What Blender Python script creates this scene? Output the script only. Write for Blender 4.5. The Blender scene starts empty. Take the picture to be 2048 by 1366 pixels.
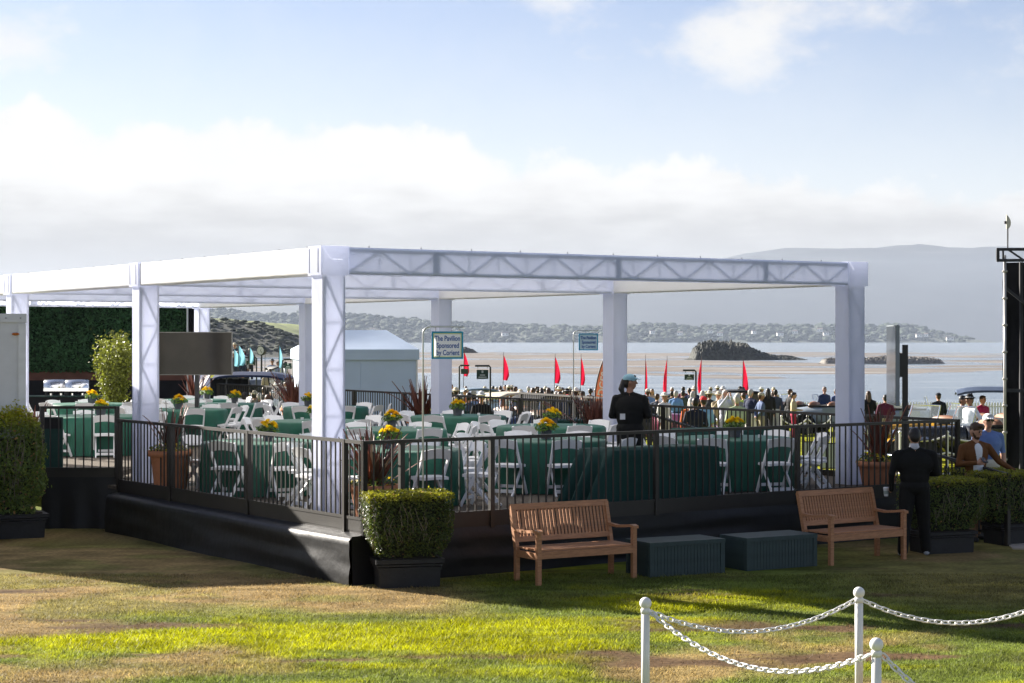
import bpy, bmesh, math, random
import numpy as np
from mathutils import Vector, Matrix, Euler
random.seed(7); RNG = np.random.default_rng(11)
SC = bpy.context.scene
COL = SC.collection
R = math.radians

# ---------------------------------------------------------------- camera
F = 3773.0; HZ = 680.0; H = 2.93            # focal length and horizon in photo pixels, eye height in metres
cam_d = bpy.data.cameras.new('Camera'); cam = bpy.data.objects.new('Camera', cam_d); COL.objects.link(cam)
cam.location = (0, 0, H); cam.rotation_euler = (R(90), 0, 0)
cam_d.sensor_width = 36; cam_d.lens = F / 2048 * 36; cam_d.clip_start = 0.1; cam_d.clip_end = 60000
cam_d.shift_y = -(683 - HZ) / 2048
SC.camera = cam

# ---------------------------------------------------------------- light and sky
SUN_EL = 22.0
SUN_TO = Vector((-0.775, 0.632, 0)).normalized() * math.cos(R(SUN_EL)) + Vector((0, 0, math.sin(R(SUN_EL))))
sun_d = bpy.data.lights.new('Sun', 'SUN'); sun_d.energy = 4.7; sun_d.angle = R(0.6); sun_d.color = (1.0, 0.93, 0.83)
sun = bpy.data.objects.new('Sun', sun_d); COL.objects.link(sun)
sun.rotation_euler = SUN_TO.to_track_quat('Z', 'Y').to_euler(); sun.location = (0, 0, 60)

SC.view_settings.view_transform = 'Standard'; SC.view_settings.look = 'None'
SC.view_settings.gamma = 1.0; SC.view_settings.use_curve_mapping = False
SC.view_settings.exposure = 1.92
SC.cycles.use_denoising = True
SC.cycles.max_bounces = 10; SC.cycles.transparent_max_bounces = 12; SC.cycles.volume_bounces = 1
SC.cycles.sample_clamp_indirect = 6.0

world = bpy.data.worlds.new('World'); SC.world = world; world.use_nodes = True
def build_world():
    nt = world.node_tree; N = nt.nodes; L = nt.links; N.clear()
    out = N.new('ShaderNodeOutputWorld'); bg = N.new('ShaderNodeBackground')
    L.new(bg.outputs[0], out.inputs[0]); bg.inputs['Strength'].default_value = 0.05
    sky = N.new('ShaderNodeTexSky'); sky.sky_type = 'NISHITA'; sky.sun_disc = False
    sky.sun_elevation = R(SUN_EL); sky.sun_rotation = math.atan2(SUN_TO.x, SUN_TO.y)
    sky.altitude = 10; sky.air_density = 1.0; sky.dust_density = 0.15; sky.ozone_density = 2.0
    tc = N.new('ShaderNodeTexCoord')
    def math_(op, a, b=None, c=None, clamp=False):
        n = N.new('ShaderNodeMath'); n.operation = op; n.use_clamp = clamp
        for i, v in enumerate((a, b, c)):
            if v is None: continue
            if isinstance(v, (int, float)): n.inputs[i].default_value = v
            else: L.new(v, n.inputs[i])
        return n.outputs[0]
    def sstep(x, lo, hi):
        n = N.new('ShaderNodeMapRange'); n.interpolation_type = 'SMOOTHSTEP'
        L.new(x, n.inputs[0]); n.inputs[1].default_value = lo; n.inputs[2].default_value = hi
        n.inputs[3].default_value = 0; n.inputs[4].default_value = 1
        return n.outputs[0]
    sep = N.new('ShaderNodeSeparateXYZ'); L.new(tc.outputs['Generated'], sep.inputs[0])
    x, y, z = sep.outputs
    hl = math_('SQRT', math_('ADD', math_('MULTIPLY', x, x), math_('MULTIPLY', y, y)))
    t = math_('DIVIDE', z, math_('MAXIMUM', hl, 1e-3))          # tangent of the elevation
    sx = math_('DIVIDE', x, math_('MAXIMUM', hl, 1e-3)); sy = math_('DIVIDE', y, math_('MAXIMUM', hl, 1e-3))
    def noise(scale, detail, rough, tx, off):
        cb = N.new('ShaderNodeCombineXYZ')
        L.new(math_('ADD', sx, off), cb.inputs[0]); L.new(sy, cb.inputs[1]); L.new(math_('MULTIPLY', t, tx), cb.inputs[2])
        n = N.new('ShaderNodeTexNoise'); n.inputs['Scale'].default_value = scale
        n.inputs['Detail'].default_value = detail; n.inputs['Roughness'].default_value = rough
        L.new(cb.outputs[0], n.inputs['Vector']); return n.outputs[0]
    n_edge = noise(26, 9, 0.56, 1.0, 0.3); n_big = noise(7, 3, 0.5, 1.3, 1.7); n_w = noise(8.5, 8, 0.6, 1.7, 3.13); n_soft = noise(22, 6, 0.5, 4.0, 5.0)
    top = math_('ADD', math_('ADD', 0.104, math_('MULTIPLY', sx, -0.085)), math_('ADD', math_('MULTIPLY', math_('SUBTRACT', n_edge, 0.5), 0.062), math_('MULTIPLY', math_('SUBTRACT', n_big, 0.5), 0.035)))
    depth = math_('SUBTRACT', top, t)
    bank = sstep(depth, -0.003, 0.008)
    veil = math_('MULTIPLY', sstep(depth, -0.10, 0.0), 0.25)     # thin milky air above the bank
    # wisps higher up
    wisp = math_('MULTIPLY', sstep(n_w, 0.49, 0.72), math_('MULTIPLY', sstep(t, 0.10, 0.15), 0.9))
    m1 = math_('MAXIMUM', bank, math_('MAXIMUM', veil, wisp))
    # cloud tone: white crowns, greyer towards its flat base
    grey = math_('MULTIPLY', sstep(math_('ADD', t, math_('MULTIPLY', math_('SUBTRACT', n_soft, 0.5), 0.045)), 0.092, 0.045), 1.0)
    ramp = N.new('ShaderNodeMixRGB'); L.new(grey, ramp.inputs[0])
    k = 1.0 / 0.05
    ramp.inputs[1].default_value = (0.250 * k, 0.245 * k, 0.236 * k, 1); ramp.inputs[2].default_value = (0.155 * k, 0.150 * k, 0.142 * k, 1)
    fleck = math_('ADD', 0.93, math_('MULTIPLY', n_edge, 0.14))
    mul = N.new('ShaderNodeMixRGB'); mul.blend_type = 'MULTIPLY'; mul.inputs[0].default_value = 1
    L.new(ramp.outputs[0], mul.inputs[1]); L.new(fleck, mul.inputs[2])
    tint = N.new('ShaderNodeMixRGB'); tint.blend_type = 'MULTIPLY'; tint.inputs[0].default_value = 1; L.new(sky.outputs[0], tint.inputs[1]); tint.inputs[2].default_value = (0.79, 0.665, 0.70, 1)
    mix = N.new('ShaderNodeMixRGB'); L.new(m1, mix.inputs[0]); L.new(tint.outputs[0], mix.inputs[1]); L.new(mul.outputs[0], mix.inputs[2])
    L.new(mix.outputs[0], bg.inputs['Color'])
build_world()

# ---------------------------------------------------------------- pixel to place
def at(px, Y, z=0.0):
    """point on the ray of photo column px at depth Y, at height z"""
    return Vector(((px - 1024) / F * Y, Y, z))
def on(px, py, z=0.0):
    """point on the horizontal plane z seen at photo pixel (px, py)"""
    return at(px, (H - z) * F / (py - HZ), z)
def zat(py, Y):
    return H - (py - HZ) * Y / F

# ---------------------------------------------------------------- materials
MATS = {}
def mat(name, col, rough=0.6, metal=0.0, var=0.12, scale=6.0, bump=0.0, bscale=60.0, transl=0.0, spec=0.4, coat=0.0, attr=None, stretch=None):
    if name in MATS: return MATS[name]
    m = bpy.data.materials.new(name); m.use_nodes = True; nt = m.node_tree; N = nt.nodes; L = nt.links
    b = N['Principled BSDF']; out = N['Material Output']
    b.inputs['Roughness'].default_value = rough; b.inputs['Metallic'].default_value = metal
    b.inputs['Specular IOR Level'].default_value = spec
    if coat: b.inputs['Coat Weight'].default_value = coat; b.inputs['Coat Roughness'].default_value = 0.08
    tc = N.new('ShaderNodeTexCoord'); vec = tc.outputs['Object']
    if stretch:
        mp = N.new('ShaderNodeMapping'); mp.inputs['Scale'].default_value = stretch; L.new(vec, mp.inputs[0]); vec = mp.outputs[0]
    n = N.new('ShaderNodeTexNoise'); n.inputs['Scale'].default_value = scale; n.inputs['Detail'].default_value = 6
    L.new(vec, n.inputs['Vector'])
    mr = N.new('ShaderNodeMapRange'); L.new(n.outputs[0], mr.inputs[0])
    mr.inputs[1].default_value = 0.25; mr.inputs[2].default_value = 0.75; mr.inputs[3].default_value = 1 - var; mr.inputs[4].default_value = 1 + var
    mx = N.new('ShaderNodeMixRGB'); mx.blend_type = 'MULTIPLY'; mx.inputs[0].default_value = 1
    if attr:
        a = N.new('ShaderNodeAttribute'); a.attribute_name = attr; L.new(a.outputs['Color'], mx.inputs[1])
    else: mx.inputs[1].default_value = (*col, 1)
    L.new(mr.outputs[0], mx.inputs[2]); L.new(mx.outputs[0], b.inputs['Base Color'])
    if bump:
        nb = N.new('ShaderNodeTexNoise'); nb.inputs['Scale'].default_value = bscale; nb.inputs['Detail'].default_value = 4
        L.new(vec, nb.inputs['Vector'])
        bp = N.new('ShaderNodeBump'); bp.inputs['Strength'].default_value = bump; bp.inputs['Distance'].default_value = 0.02
        L.new(nb.outputs[0], bp.inputs['Height']); L.new(bp.outputs[0], b.inputs['Normal'])
    if transl:
        tr = N.new('ShaderNodeBsdfTranslucent'); L.new(mx.outputs[0], tr.inputs[0])
        ms = N.new('ShaderNodeMixShader'); ms.inputs[0].default_value = transl
        L.new(b.outputs[0], ms.inputs[1]); L.new(tr.outputs[0], ms.inputs[2]); L.new(ms.outputs[0], out.inputs['Surface'])
    MATS[name] = m
    return m
FABRIC = mat('truss_fabric_shade_blue', (0.82, 0.85, 0.975), 0.7, var=0.02, scale=2.5, bump=0.10, bscale=4, transl=0.62, spec=0.2)  # white fabric, with the blue of its shaded faces put into the colour
TRUSS = mat('aluminium_truss', (0.30, 0.31, 0.33), 0.5, 0.3, var=0.1)
BLACKM = mat('dark_bronze_paint', (0.015, 0.012, 0.009), 0.5, var=0.25, scale=5, spec=0.5)
SKIRT = mat('black_skirt_fabric', (0.0045, 0.0048, 0.0065), 0.5, var=0.3, scale=3, bump=0.5, bscale=5, spec=0.4)
DECKM = mat('deck_carpet', (0.115, 0.098, 0.080), 0.95, var=0.45, scale=38, bump=0.3, bscale=90, spec=0.1)
GREENC = mat('green_table_cloth', (0.005, 0.082, 0.050), 0.6, var=0.14, scale=5, bump=0.15, bscale=9, spec=0.45)
GREEND = mat('shaded_green_cloth', (0.012, 0.050, 0.042), 0.75, var=0.14, scale=5, bump=0.15, bscale=9, spec=0.2)  # green cloth with its deep shade darkened into the base colour
WHITEP = mat('white_resin', (0.74, 0.74, 0.75), 0.38, var=0.04, spec=0.5)
TEAK = mat('teak_wood', (0.40, 0.190, 0.092), 0.55, var=0.28, scale=9, stretch=(1, 6, 6), bump=0.1, bscale=40, spec=0.35)
TERRA = mat('terracotta', (0.40, 0.17, 0.09), 0.85, var=0.22, scale=7, bump=0.1, spec=0.2)
POTB = mat('black_planter', (0.012, 0.012, 0.014), 0.5, var=0.3, scale=14, bump=0.25, bscale=30, spec=0.4)
GREENB = mat('green_painted_wood', (0.034, 0.056, 0.055), 0.6, var=0.2, scale=8, spec=0.35)
BLACKC = mat('black_drape', (0.010, 0.010, 0.013), 0.8, var=0.35, scale=3, bump=0.3, bscale=6, spec=0.25)
LEAF = mat('box_leaf', (0.07, 0.13, 0.02), 0.42, var=0.1, attr='Col', transl=0.45, spec=0.4)
GRASSM = mat('grass_blade', (0.1, 0.2, 0.02), 0.6, var=0.05, attr='Col', transl=0.5, spec=0.2)
BARK = mat('twig_bark', (0.19, 0.16, 0.12), 0.9, var=0.3, scale=20)
SOIL = mat('dark_soil', (0.018, 0.014, 0.010), 0.95, var=0.4, scale=30)

# ---------------------------------------------------------------- mesh builder
class MB:
    def __init__(s): s.v = []; s.f = []; s.m = []; s.mi = 0
    def add(s, vs, fs):
        o = len(s.v); s.v += [tuple(p) for p in vs]
        for f in fs: s.f.append([o + i for i in f]); s.m.append(s.mi)
        return s
    def box(s, c, d, rz=0.0, M=None):
        x, y, z = d[0] / 2, d[1] / 2, d[2] / 2
        P = [Vector(p) for p in ((-x, -y, -z), (x, -y, -z), (x, y, -z), (-x, y, -z), (-x, -y, z), (x, -y, z), (x, y, z), (-x, y, z))]
        if M is not None: P = [M @ p for p in P]
        elif rz: Q = Matrix.Rotation(rz, 3, 'Z'); P = [Q @ p for p in P]
        c = Vector(c)
        return s.add([p + c for p in P], [(0, 3, 2, 1), (4, 5, 6, 7), (0, 1, 5, 4), (1, 2, 6, 5), (2, 3, 7, 6), (3, 0, 4, 7)])
    def bar(s, a, b, w, h, up=(0, 0, 1)):
        """rectangular bar from a to b, w sideways and h along up"""
        a = Vector(a); b = Vector(b); d = (b - a); l = d.length; d.normalize(); up = Vector(up)
        sd = d.cross(up)
        if sd.length < 1e-5: sd = d.cross(Vector((0, 1, 0)))
        sd.normalize(); up = sd.cross(d)
        M = Matrix((d, sd, up)).transposed()
        return s.box((a + b) / 2, (l, w, h), M=M)
    def path(s, pts, rad, n=8, cap=True):
        pts = [Vector(p) for p in pts]; k = len(pts)
        if not hasattr(rad, '__len__'): rad = [rad] * k
        vs = []; prev = None
        for i in range(k):
            d = (pts[min(i + 1, k - 1)] - pts[max(i - 1, 0)])
            if d.length < 1e-9: d = Vector((0, 0, 1))
            d.normalize()
            if prev is None:
                a = d.orthogonal().normalized()
            else:
                a = prev - d * prev.dot(d)
                a = d.orthogonal().normalized() if a.length < 1e-6 else a.normalized()
            prev = a; b = d.cross(a)
            for j in range(n):
                t = 2 * math.pi * j / n
                vs.append(pts[i] + (a * math.cos(t) + b * math.sin(t)) * rad[i])
        fs = [(i * n + j, i * n + (j + 1) % n, (i + 1) * n + (j + 1) % n, (i + 1) * n + j) for i in range(k - 1) for j in range(n)]
        if cap: fs += [tuple(range(n))[::-1], tuple((k - 1) * n + j for j in range(n))]
        return s.add(vs, fs)
    def lathe(s, prof, c=(0, 0, 0), n=16, sx=1.0, sy=1.0, cap=True):
        c = Vector(c); vs = []; k = len(prof)
        for r, z in prof:
            for j in range(n):
                t = 2 * math.pi * j / n
                vs.append(c + Vector((math.cos(t) * r * sx, math.sin(t) * r * sy, z)))
        fs = [(i * n + j, i * n + (j + 1) % n, (i + 1) * n + (j + 1) % n, (i + 1) * n + j) for i in range(k - 1) for j in range(n)]
        if cap: fs += [tuple(range(n))[::-1], tuple((k - 1) * n + j for j in range(n))]
        return s.add(vs, fs)
    def frustum(s, w0, d0, z0, w1, d1, z1, c=(0, 0)):
        P = []
        for w, d, z in ((w0, d0, z0), (w1, d1, z1)):
            P += [(c[0] - w / 2, c[1] - d / 2, z), (c[0] + w / 2, c[1] - d / 2, z), (c[0] + w / 2, c[1] + d / 2, z), (c[0] - w / 2, c[1] + d / 2, z)]
        return s.add(P, [(0, 3, 2, 1), (4, 5, 6, 7), (0, 1, 5, 4), (1, 2, 6, 5), (2, 3, 7, 6), (3, 0, 4, 7)])
    def ball(s, c, r, n=10, k=7):
        if not hasattr(r, '__len__'): r = (r, r, r)
        c = Vector(c); vs = [c + Vector((0, 0, -r[2]))]
        for i in range(1, k):
            p = -math.pi / 2 + math.pi * i / k
            for j in range(n):
                t = 2 * math.pi * j / n
                vs.append(c + Vector((r[0] * math.cos(p) * math.cos(t), r[1] * math.cos(p) * math.sin(t), r[2] * math.sin(p))))
        vs.append(c + Vector((0, 0, r[2]))); e = len(vs) - 1
        fs = [(0, 1 + (j + 1) % n, 1 + j) for j in range(n)]
        for i in range(k - 2):
            for j in range(n):
                a = 1 + i * n; b = a + n
                fs.append((a + j, a + (j + 1) % n, b + (j + 1) % n, b + j))
        a = 1 + (k - 2) * n
        fs += [(a + j, a + (j + 1) % n, e) for j in range(n)]
        return s.add(vs, fs)
    def mesh(s, name, mats, smooth=False):
        me = bpy.data.meshes.new(name); me.from_pydata(s.v, [], s.f)
        if not isinstance(mats, (list, tuple)): mats = [mats]
        for m in mats: me.materials.append(m)
        if len(mats) > 1: me.polygons.foreach_set('material_index', s.m)
        if smooth: me.polygons.foreach_set('use_smooth', [True] * len(me.polygons))
        me.update(); return me
    def build(s, name, mats, parent=None, smooth=False):
        return link(name, s.mesh(name, mats, smooth), parent)

def link(name, me, parent=None, loc=None, rot=None, scale=None):
    o = bpy.data.objects.new(name, me); COL.objects.link(o)
    if parent is not None: o.parent = parent
    if loc is not None: o.location = loc
    if rot is not None: o.rotation_euler = rot
    if scale is not None: o.scale = scale
    return o
def tag(o, label=None, cat=None, group=None, kind=None):
    if label: o['label'] = label
    if cat: o['category'] = cat
    if group: o['group'] = group
    if kind: o['kind'] = kind
    return o
def thing(name, label, cat, loc=(0, 0, 0), rz=0.0, group=None):
    o = bpy.data.objects.new(name, None); COL.objects.link(o); o.empty_display_size = 0.1
    o.location = loc; o.rotation_euler = (0, 0, rz)
    return tag(o, label, cat, group)
KIDS = {}
def copy_tree(src, loc=None, rz=None, label=None, group=None, scale=None):
    kids = {}
    for o in COL.objects:
        pass
    def rec(o, parent):
        c = o.copy(); COL.objects.link(c); c.parent = parent
        for ch in o.children: rec(ch, c)
        return c
    c = rec(src, None)
    if loc is not None: c.location = loc
    if rz is not None: c.rotation_euler = (0, 0, rz)
    if label: c['label'] = label
    if group: c['group'] = group
    if scale: c.scale = (scale,) * 3
    return c

# value noise on numpy arrays
_G = RNG.random((256, 256))
def vnoise(x, y, s=1.0, o=0.0):
    x = np.asarray(x, float) * s + o + 97.3; y = np.asarray(y, float) * s + o * 1.7 + 61.7
    xi = np.floor(x).astype(int); yi = np.floor(y).astype(int); fx = x - xi; fy = y - yi
    fx = fx * fx * (3 - 2 * fx); fy = fy * fy * (3 - 2 * fy)
    g = lambda a, b: _G[a % 256, b % 256]
    return (g(xi, yi) * (1 - fx) + g(xi + 1, yi) * fx) * (1 - fy) + (g(xi, yi + 1) * (1 - fx) + g(xi + 1, yi + 1) * fx) * fy
def fbm(x, y, s=1.0, o=0.0, k=4):
    r = 0; a = 0.5; t = 0
    for i in range(k): r = r + a * vnoise(x, y, s * 2 ** i, o + 13.1 * i); t += a; a *= 0.5
    return r / t
def sm(x, a, b):
    t = np.clip((np.asarray(x, float) - a) / (b - a), 0, 1); return t * t * (3 - 2 * t)
def setcol(me, cols, dom='POINT'):
    a = me.color_attributes.new('Col', 'FLOAT_COLOR', dom)
    c = np.ones((len(cols), 4), np.float32); c[:, :3] = cols
    a.data.foreach_set('color', c.ravel())

# ================================================================ SETTING
def gz(x, y):
    """height of the lawn"""
    x = np.asarray(x, float); y = np.asarray(y, float)
    g = -0.019 * np.clip(y - 36, 0, 60)
    g = g + 2.3 * sm(-x, 7.5, 15) * sm(y, 58, 95)
    g = g - 6.0 * sm(y, 97, 118)
    g = g + 0.05 * (fbm(x, y, 0.35, 3) - 0.5) * sm(21.5 - y, 0, 3)
    return g
def gzz(x, y): return float(gz(x, y))
def lawn_mix(x, y):
    """weights of straw, lush, dirt on the lawn and its colour"""
    n1 = fbm(x, y, 0.45, 1, 5); n2 = fbm(x * 0.6, y * 1.6, 1.5, 7, 4); n3 = fbm(x * 0.5, y * 1.4, 0.8, 21, 4)
    straw = np.clip(sm(y + 2.4 * (n1 - 0.5), 19.2, 20.6) * sm(-x + 1.5 * (n1 - 0.5), -0.2, 1.4) * sm(32 - y, 0, 3) + 0.9 * sm(n1, 0.56, 0.68) * sm(30 - y, 0, 4), 0, 1)
    straw = straw * (0.55 + 0.45 * sm(fbm(x, y * 1.3, 1.1, 44, 4), 0.38, 0.58))
    straw = straw * (1 - 0.75 * sm(x, -0.6, 0.6) * sm(-x, -3.9, -3.2) * sm(y, 19.2, 20.2))
    straw = np.clip(straw + 0.55 * sm(x, 3.0, 5.5) * sm(y, 19.5, 22) * sm(29 - y, 0, 2), 0, 1)
    lush = sm(n2 + 0.55 * np.exp(-((y - 18.3) / 1.0) ** 2) * sm(-x, -2.6, 0.5) + 0.35 * np.exp(-((y - 21.0) / 1.0) ** 2) * sm(x, -0.5, 1.0) * sm(-x, -4.5, -3), 0.55, 0.95)
    lush = np.maximum(lush, 0.8 * sm(y, 32, 38)) * (1 - 0.85 * straw)
    dirt = sm(n3 + 0.10 * np.exp(-((y - 17.2) / 0.35) ** 2), 0.675, 0.74) * sm(26 - y, 0, 3) * (1 - 0.5 * lush)
    a = np.array((0.112, 0.140, 0.026)); b = np.array((0.262, 0.268, 0.005)); c = np.array((0.235, 0.165, 0.070)); d = np.array((0.105, 0.066, 0.036))
    col = a * np.ones(np.shape(x) + (3,))
    col = col + (b - col) * lush[..., None]; col = col + (c - col) * straw[..., None]; col = col + (d - col) * dirt[..., None]
    j = ((0.78 + 0.44 * fbm(x, y, 5.0, 31, 3)) * (0.45 + 1.1 * fbm(x * 0.8, y * 1.6, 3.2, 57, 4)))[..., None]
    return straw, lush, dirt, col * j

def grid_mesh(name, xs, ys, zf, m, smooth=True):
    X, Y = np.meshgrid(xs, ys); Z = zf(X, Y); nx, ny = len(xs), len(ys)
    V = np.stack([X, Y, Z], -1).reshape(-1, 3)
    i = np.arange(ny - 1)[:, None] * nx + np.arange(nx - 1)[None, :]
    Fc = np.stack([i, i + 1, i + nx + 1, i + nx], -1).reshape(-1, 4)
    me = bpy.data.meshes.new(name); me.from_pydata(V.tolist(), [], Fc.tolist()); me.materials.append(m)
    if smooth: me.polygons.foreach_set('use_smooth', [True] * len(me.polygons))
    me.update(); return me, X, Y
LAWNM = mat('lawn_ground', (0.1, 0.1, 0.03), 0.95, var=0.35, scale=16, bump=0.6, bscale=22, attr='Col', spec=0.05)
xs = np.unique(np.concatenate([np.linspace(-120, -9, 50), np.arange(-9, 9, 0.1), np.linspace(9, 120, 50)]))
ys = np.unique(np.concatenate([np.linspace(-60, 12, 16), np.arange(12, 27, 0.1), np.linspace(27, 126, 80)]))
me, X, Y = grid_mesh('lawn', xs, ys, gz, LAWNM)
setcol(me, lawn_mix(X, Y)[3].reshape(-1, 3))
tag(link('lawn', me), kind='structure', label='patchy lawn of green and straw coloured grass', cat='lawn')

def grass():
    n = 330000
    y = 12.6 + 11.0 * RNG.random(n) ** 1.15; x = (RNG.random(n) * 2 - 1) * (0.30 * y + 0.3)
    st, lu, di, col = lawn_mix(x, y)
    # not under the platform or the planters
    keep = RNG.random(n) < np.clip(0.95 - 0.80 * di - 0.35 * st, 0.05, 1)
    inside = ((x + 1.9) * 0.8387 + (y - 22.4) * 0.5446 > 0) & (-(x + 1.9) * 0.5446 + (y - 22.4) * 0.8387 > 0)
    keep &= ~inside
    x, y, st, lu, col = x[keep], y[keep], st[keep], lu[keep], col[keep]; n = len(x)
    h = (0.022 + 0.030 * RNG.random(n)) * (0.75 + 0.35 * lu - 0.2 * st) * (0.25 + 1.5 * fbm(x, y, 3.0, 5, 4))
    w = 0.0035 + 0.0035 * RNG.random(n); a = RNG.random(n) * 2 * np.pi; tl = h * (0.3 + 1.1 * RNG.random(n)); ta = RNG.random(n) * 2 * np.pi
    z = gz(x, y) - 0.003
    V = np.empty((n, 3, 3))
    V[:, 0] = np.stack([x - w * np.cos(a), y - w * np.sin(a), z], -1); V[:, 1] = np.stack([x + w * np.cos(a), y + w * np.sin(a), z], -1)
    V[:, 2] = np.stack([x + tl * np.cos(ta), y + tl * np.sin(ta), z + h], -1)
    me = bpy.data.meshes.new('grass'); me.vertices.add(3 * n); me.vertices.foreach_set('co', V.ravel())
    me.loops.add(3 * n); me.loops.foreach_set('vertex_index', np.arange(3 * n)); me.polygons.add(n)
    me.polygons.foreach_set('loop_start', np.arange(n) * 3); me.update(calc_edges=True)
    me.materials.append(GRASSM)
    j = (0.5 + 1.05 * RNG.random(n))[:, None]
    setcol(me, np.repeat(np.clip(col * j * 1.25, 0, 1), 3, 0))
    tag(link('grass', me), 'short lawn grass, lush green to straw dry', 'grass', kind='stuff')
grass()

# ---- sea
SEA = -5.0
def sea_material():
    m = bpy.data.materials.new('sea_water'); m.use_nodes = True; nt = m.node_tree; N = nt.nodes; L = nt.links
    b = N['Principled BSDF']; geo = N.new('ShaderNodeNewGeometry'); sep = N.new('ShaderNodeSeparateXYZ'); L.new(geo.outputs['Position'], sep.inputs[0])
    def mm(op, a, c=None):
        n = N.new('ShaderNodeMath'); n.operation = op
        for i, v in enumerate((a, c)):
            if v is None: continue
            if isinstance(v, (int, float)): n.inputs[i].default_value = v
            else: L.new(v, n.inputs[i])
        return n.outputs[0]
    def ns(sx, sy, detail=5, off=0.0, rough=0.55):
        mp = N.new('ShaderNodeMapping'); mp.inputs['Scale'].default_value = (sx, sy, 1); mp.inputs['Location'].default_value = (off, off, 0)
        L.new(geo.outputs['Position'], mp.inputs[0]); n = N.new('ShaderNodeTexNoise'); n.inputs['Scale'].default_value = 1
        n.inputs['Detail'].default_value = detail; n.inputs['Roughness'].default_value = rough; L.new(mp.outputs[0], n.inputs['Vector']); return n.outputs[0]
    # kelp beds: brown mats floating in drawn-out sheets between 330 m and 1300 m
    ly = mm('LOGARITHM', mm('MAXIMUM', sep.outputs[1], 50.0), 2.0)
    cr = N.new('ShaderNodeValToRGB'); cr.color_ramp.elements[0].position = 0; cr.color_ramp.elements[0].color = (0, 0, 0, 1)
    e = cr.color_ramp.elements
    def put(Yd, v): q = e.new((math.log2(Yd) - 6) / 6.0); q.color = (v, v, v, 1)
    for Yd, v in ((415, 0), (435, 0.85), (520, 0.95), (560, 0.25), (600, 0.9), (690, 0.8), (740, 0.5), (800, 0.35), (870, 0.75), (1080, 0.85), (1250, 0.15), (1900, 0.1)): put(Yd, v)
    e[-1].color = (0.1, 0.1, 0.1, 1)
    pos = mm('ADD', mm('DIVIDE', mm('SUBTRACT', ly, 6.0), 6.0), mm('MULTIPLY', mm('SUBTRACT', ns(0.006, 0.004, 6), 0.5), 0.30))
    L.new(pos, cr.inputs[0])
    lat = N.new('ShaderNodeMapRange'); L.new(mm('SUBTRACT', sep.outputs[0], mm('MULTIPLY', sep.outputs[1], 0.13)), lat.inputs[0]); lat.inputs[1].default_value = 40; lat.inputs[2].default_value = -60
    lat.inputs[3].default_value = 0.72; lat.inputs[4].default_value = 1.0
    fac = N.new('ShaderNodeMapRange'); L.new(mm('ADD', mm('MULTIPLY', mm('MULTIPLY', cr.outputs[0], lat.outputs[0]), 1.0), mm('MULTIPLY', mm('SUBTRACT', ns(0.03, 0.012, 7, 5), 0.5), 1.2)), fac.inputs[0])
    fac.inputs[1].default_value = 0.35; fac.inputs[2].default_value = 0.62
    kel = N.new('ShaderNodeMixRGB'); L.new(fac.outputs[0], kel.inputs[0]); kel.inputs[1].default_value = (0.075, 0.115, 0.145, 1); kel.inputs[2].default_value = (0.185, 0.152, 0.120, 1)
    # foam lines of the small swell
    fo = N.new('ShaderNodeMapRange'); L.new(ns(0.02, 0.16, 6, 9, 0.62), fo.inputs[0]); fo.inputs[1].default_value = 0.50; fo.inputs[2].default_value = 0.70; fo.inputs[4].default_value = 0.75
    fm = N.new('ShaderNodeMixRGB'); L.new(fo.outputs[0], fm.inputs[0]); L.new(kel.outputs[0], fm.inputs[1]); fm.inputs[2].default_value = (0.62, 0.64, 0.64, 1)
    L.new(fm.outputs[0], b.inputs['Base Color'])
    rr = N.new('ShaderNodeMapRange'); L.new(fac.outputs[0], rr.inputs[0]); rr.inputs[3].default_value = 0.12; rr.inputs[4].default_value = 0.55; L.new(rr.outputs[0], b.inputs['Roughness'])
    sp = N.new('ShaderNodeMapRange'); L.new(fac.outputs[0], sp.inputs[0]); sp.inputs[3].default_value = 0.5; sp.inputs[4].default_value = 0.12; L.new(sp.outputs[0], b.inputs['Specular IOR Level'])
    bp = N.new('ShaderNodeBump'); bp.inputs['Strength'].default_value = 0.35; bp.inputs['Distance'].default_value = 0.5
    L.new(mm('ADD', ns(0.35, 0.9, 6), mm('MULTIPLY', ns(0.05, 0.25, 4, 3), 1.5)), bp.inputs['Height']); L.new(bp.outputs[0], b.inputs['Normal'])
    return m
me, X, Y = grid_mesh('sea', np.linspace(-14000, 14000, 40), np.concatenate([np.linspace(60, 2000, 30), np.linspace(2300, 13500, 20)]), lambda x, y: np.full(np.shape(x), SEA), sea_material())
tag(link('sea', me), 'pale bay water with brown kelp beds', 'sea', kind='structure')

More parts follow.
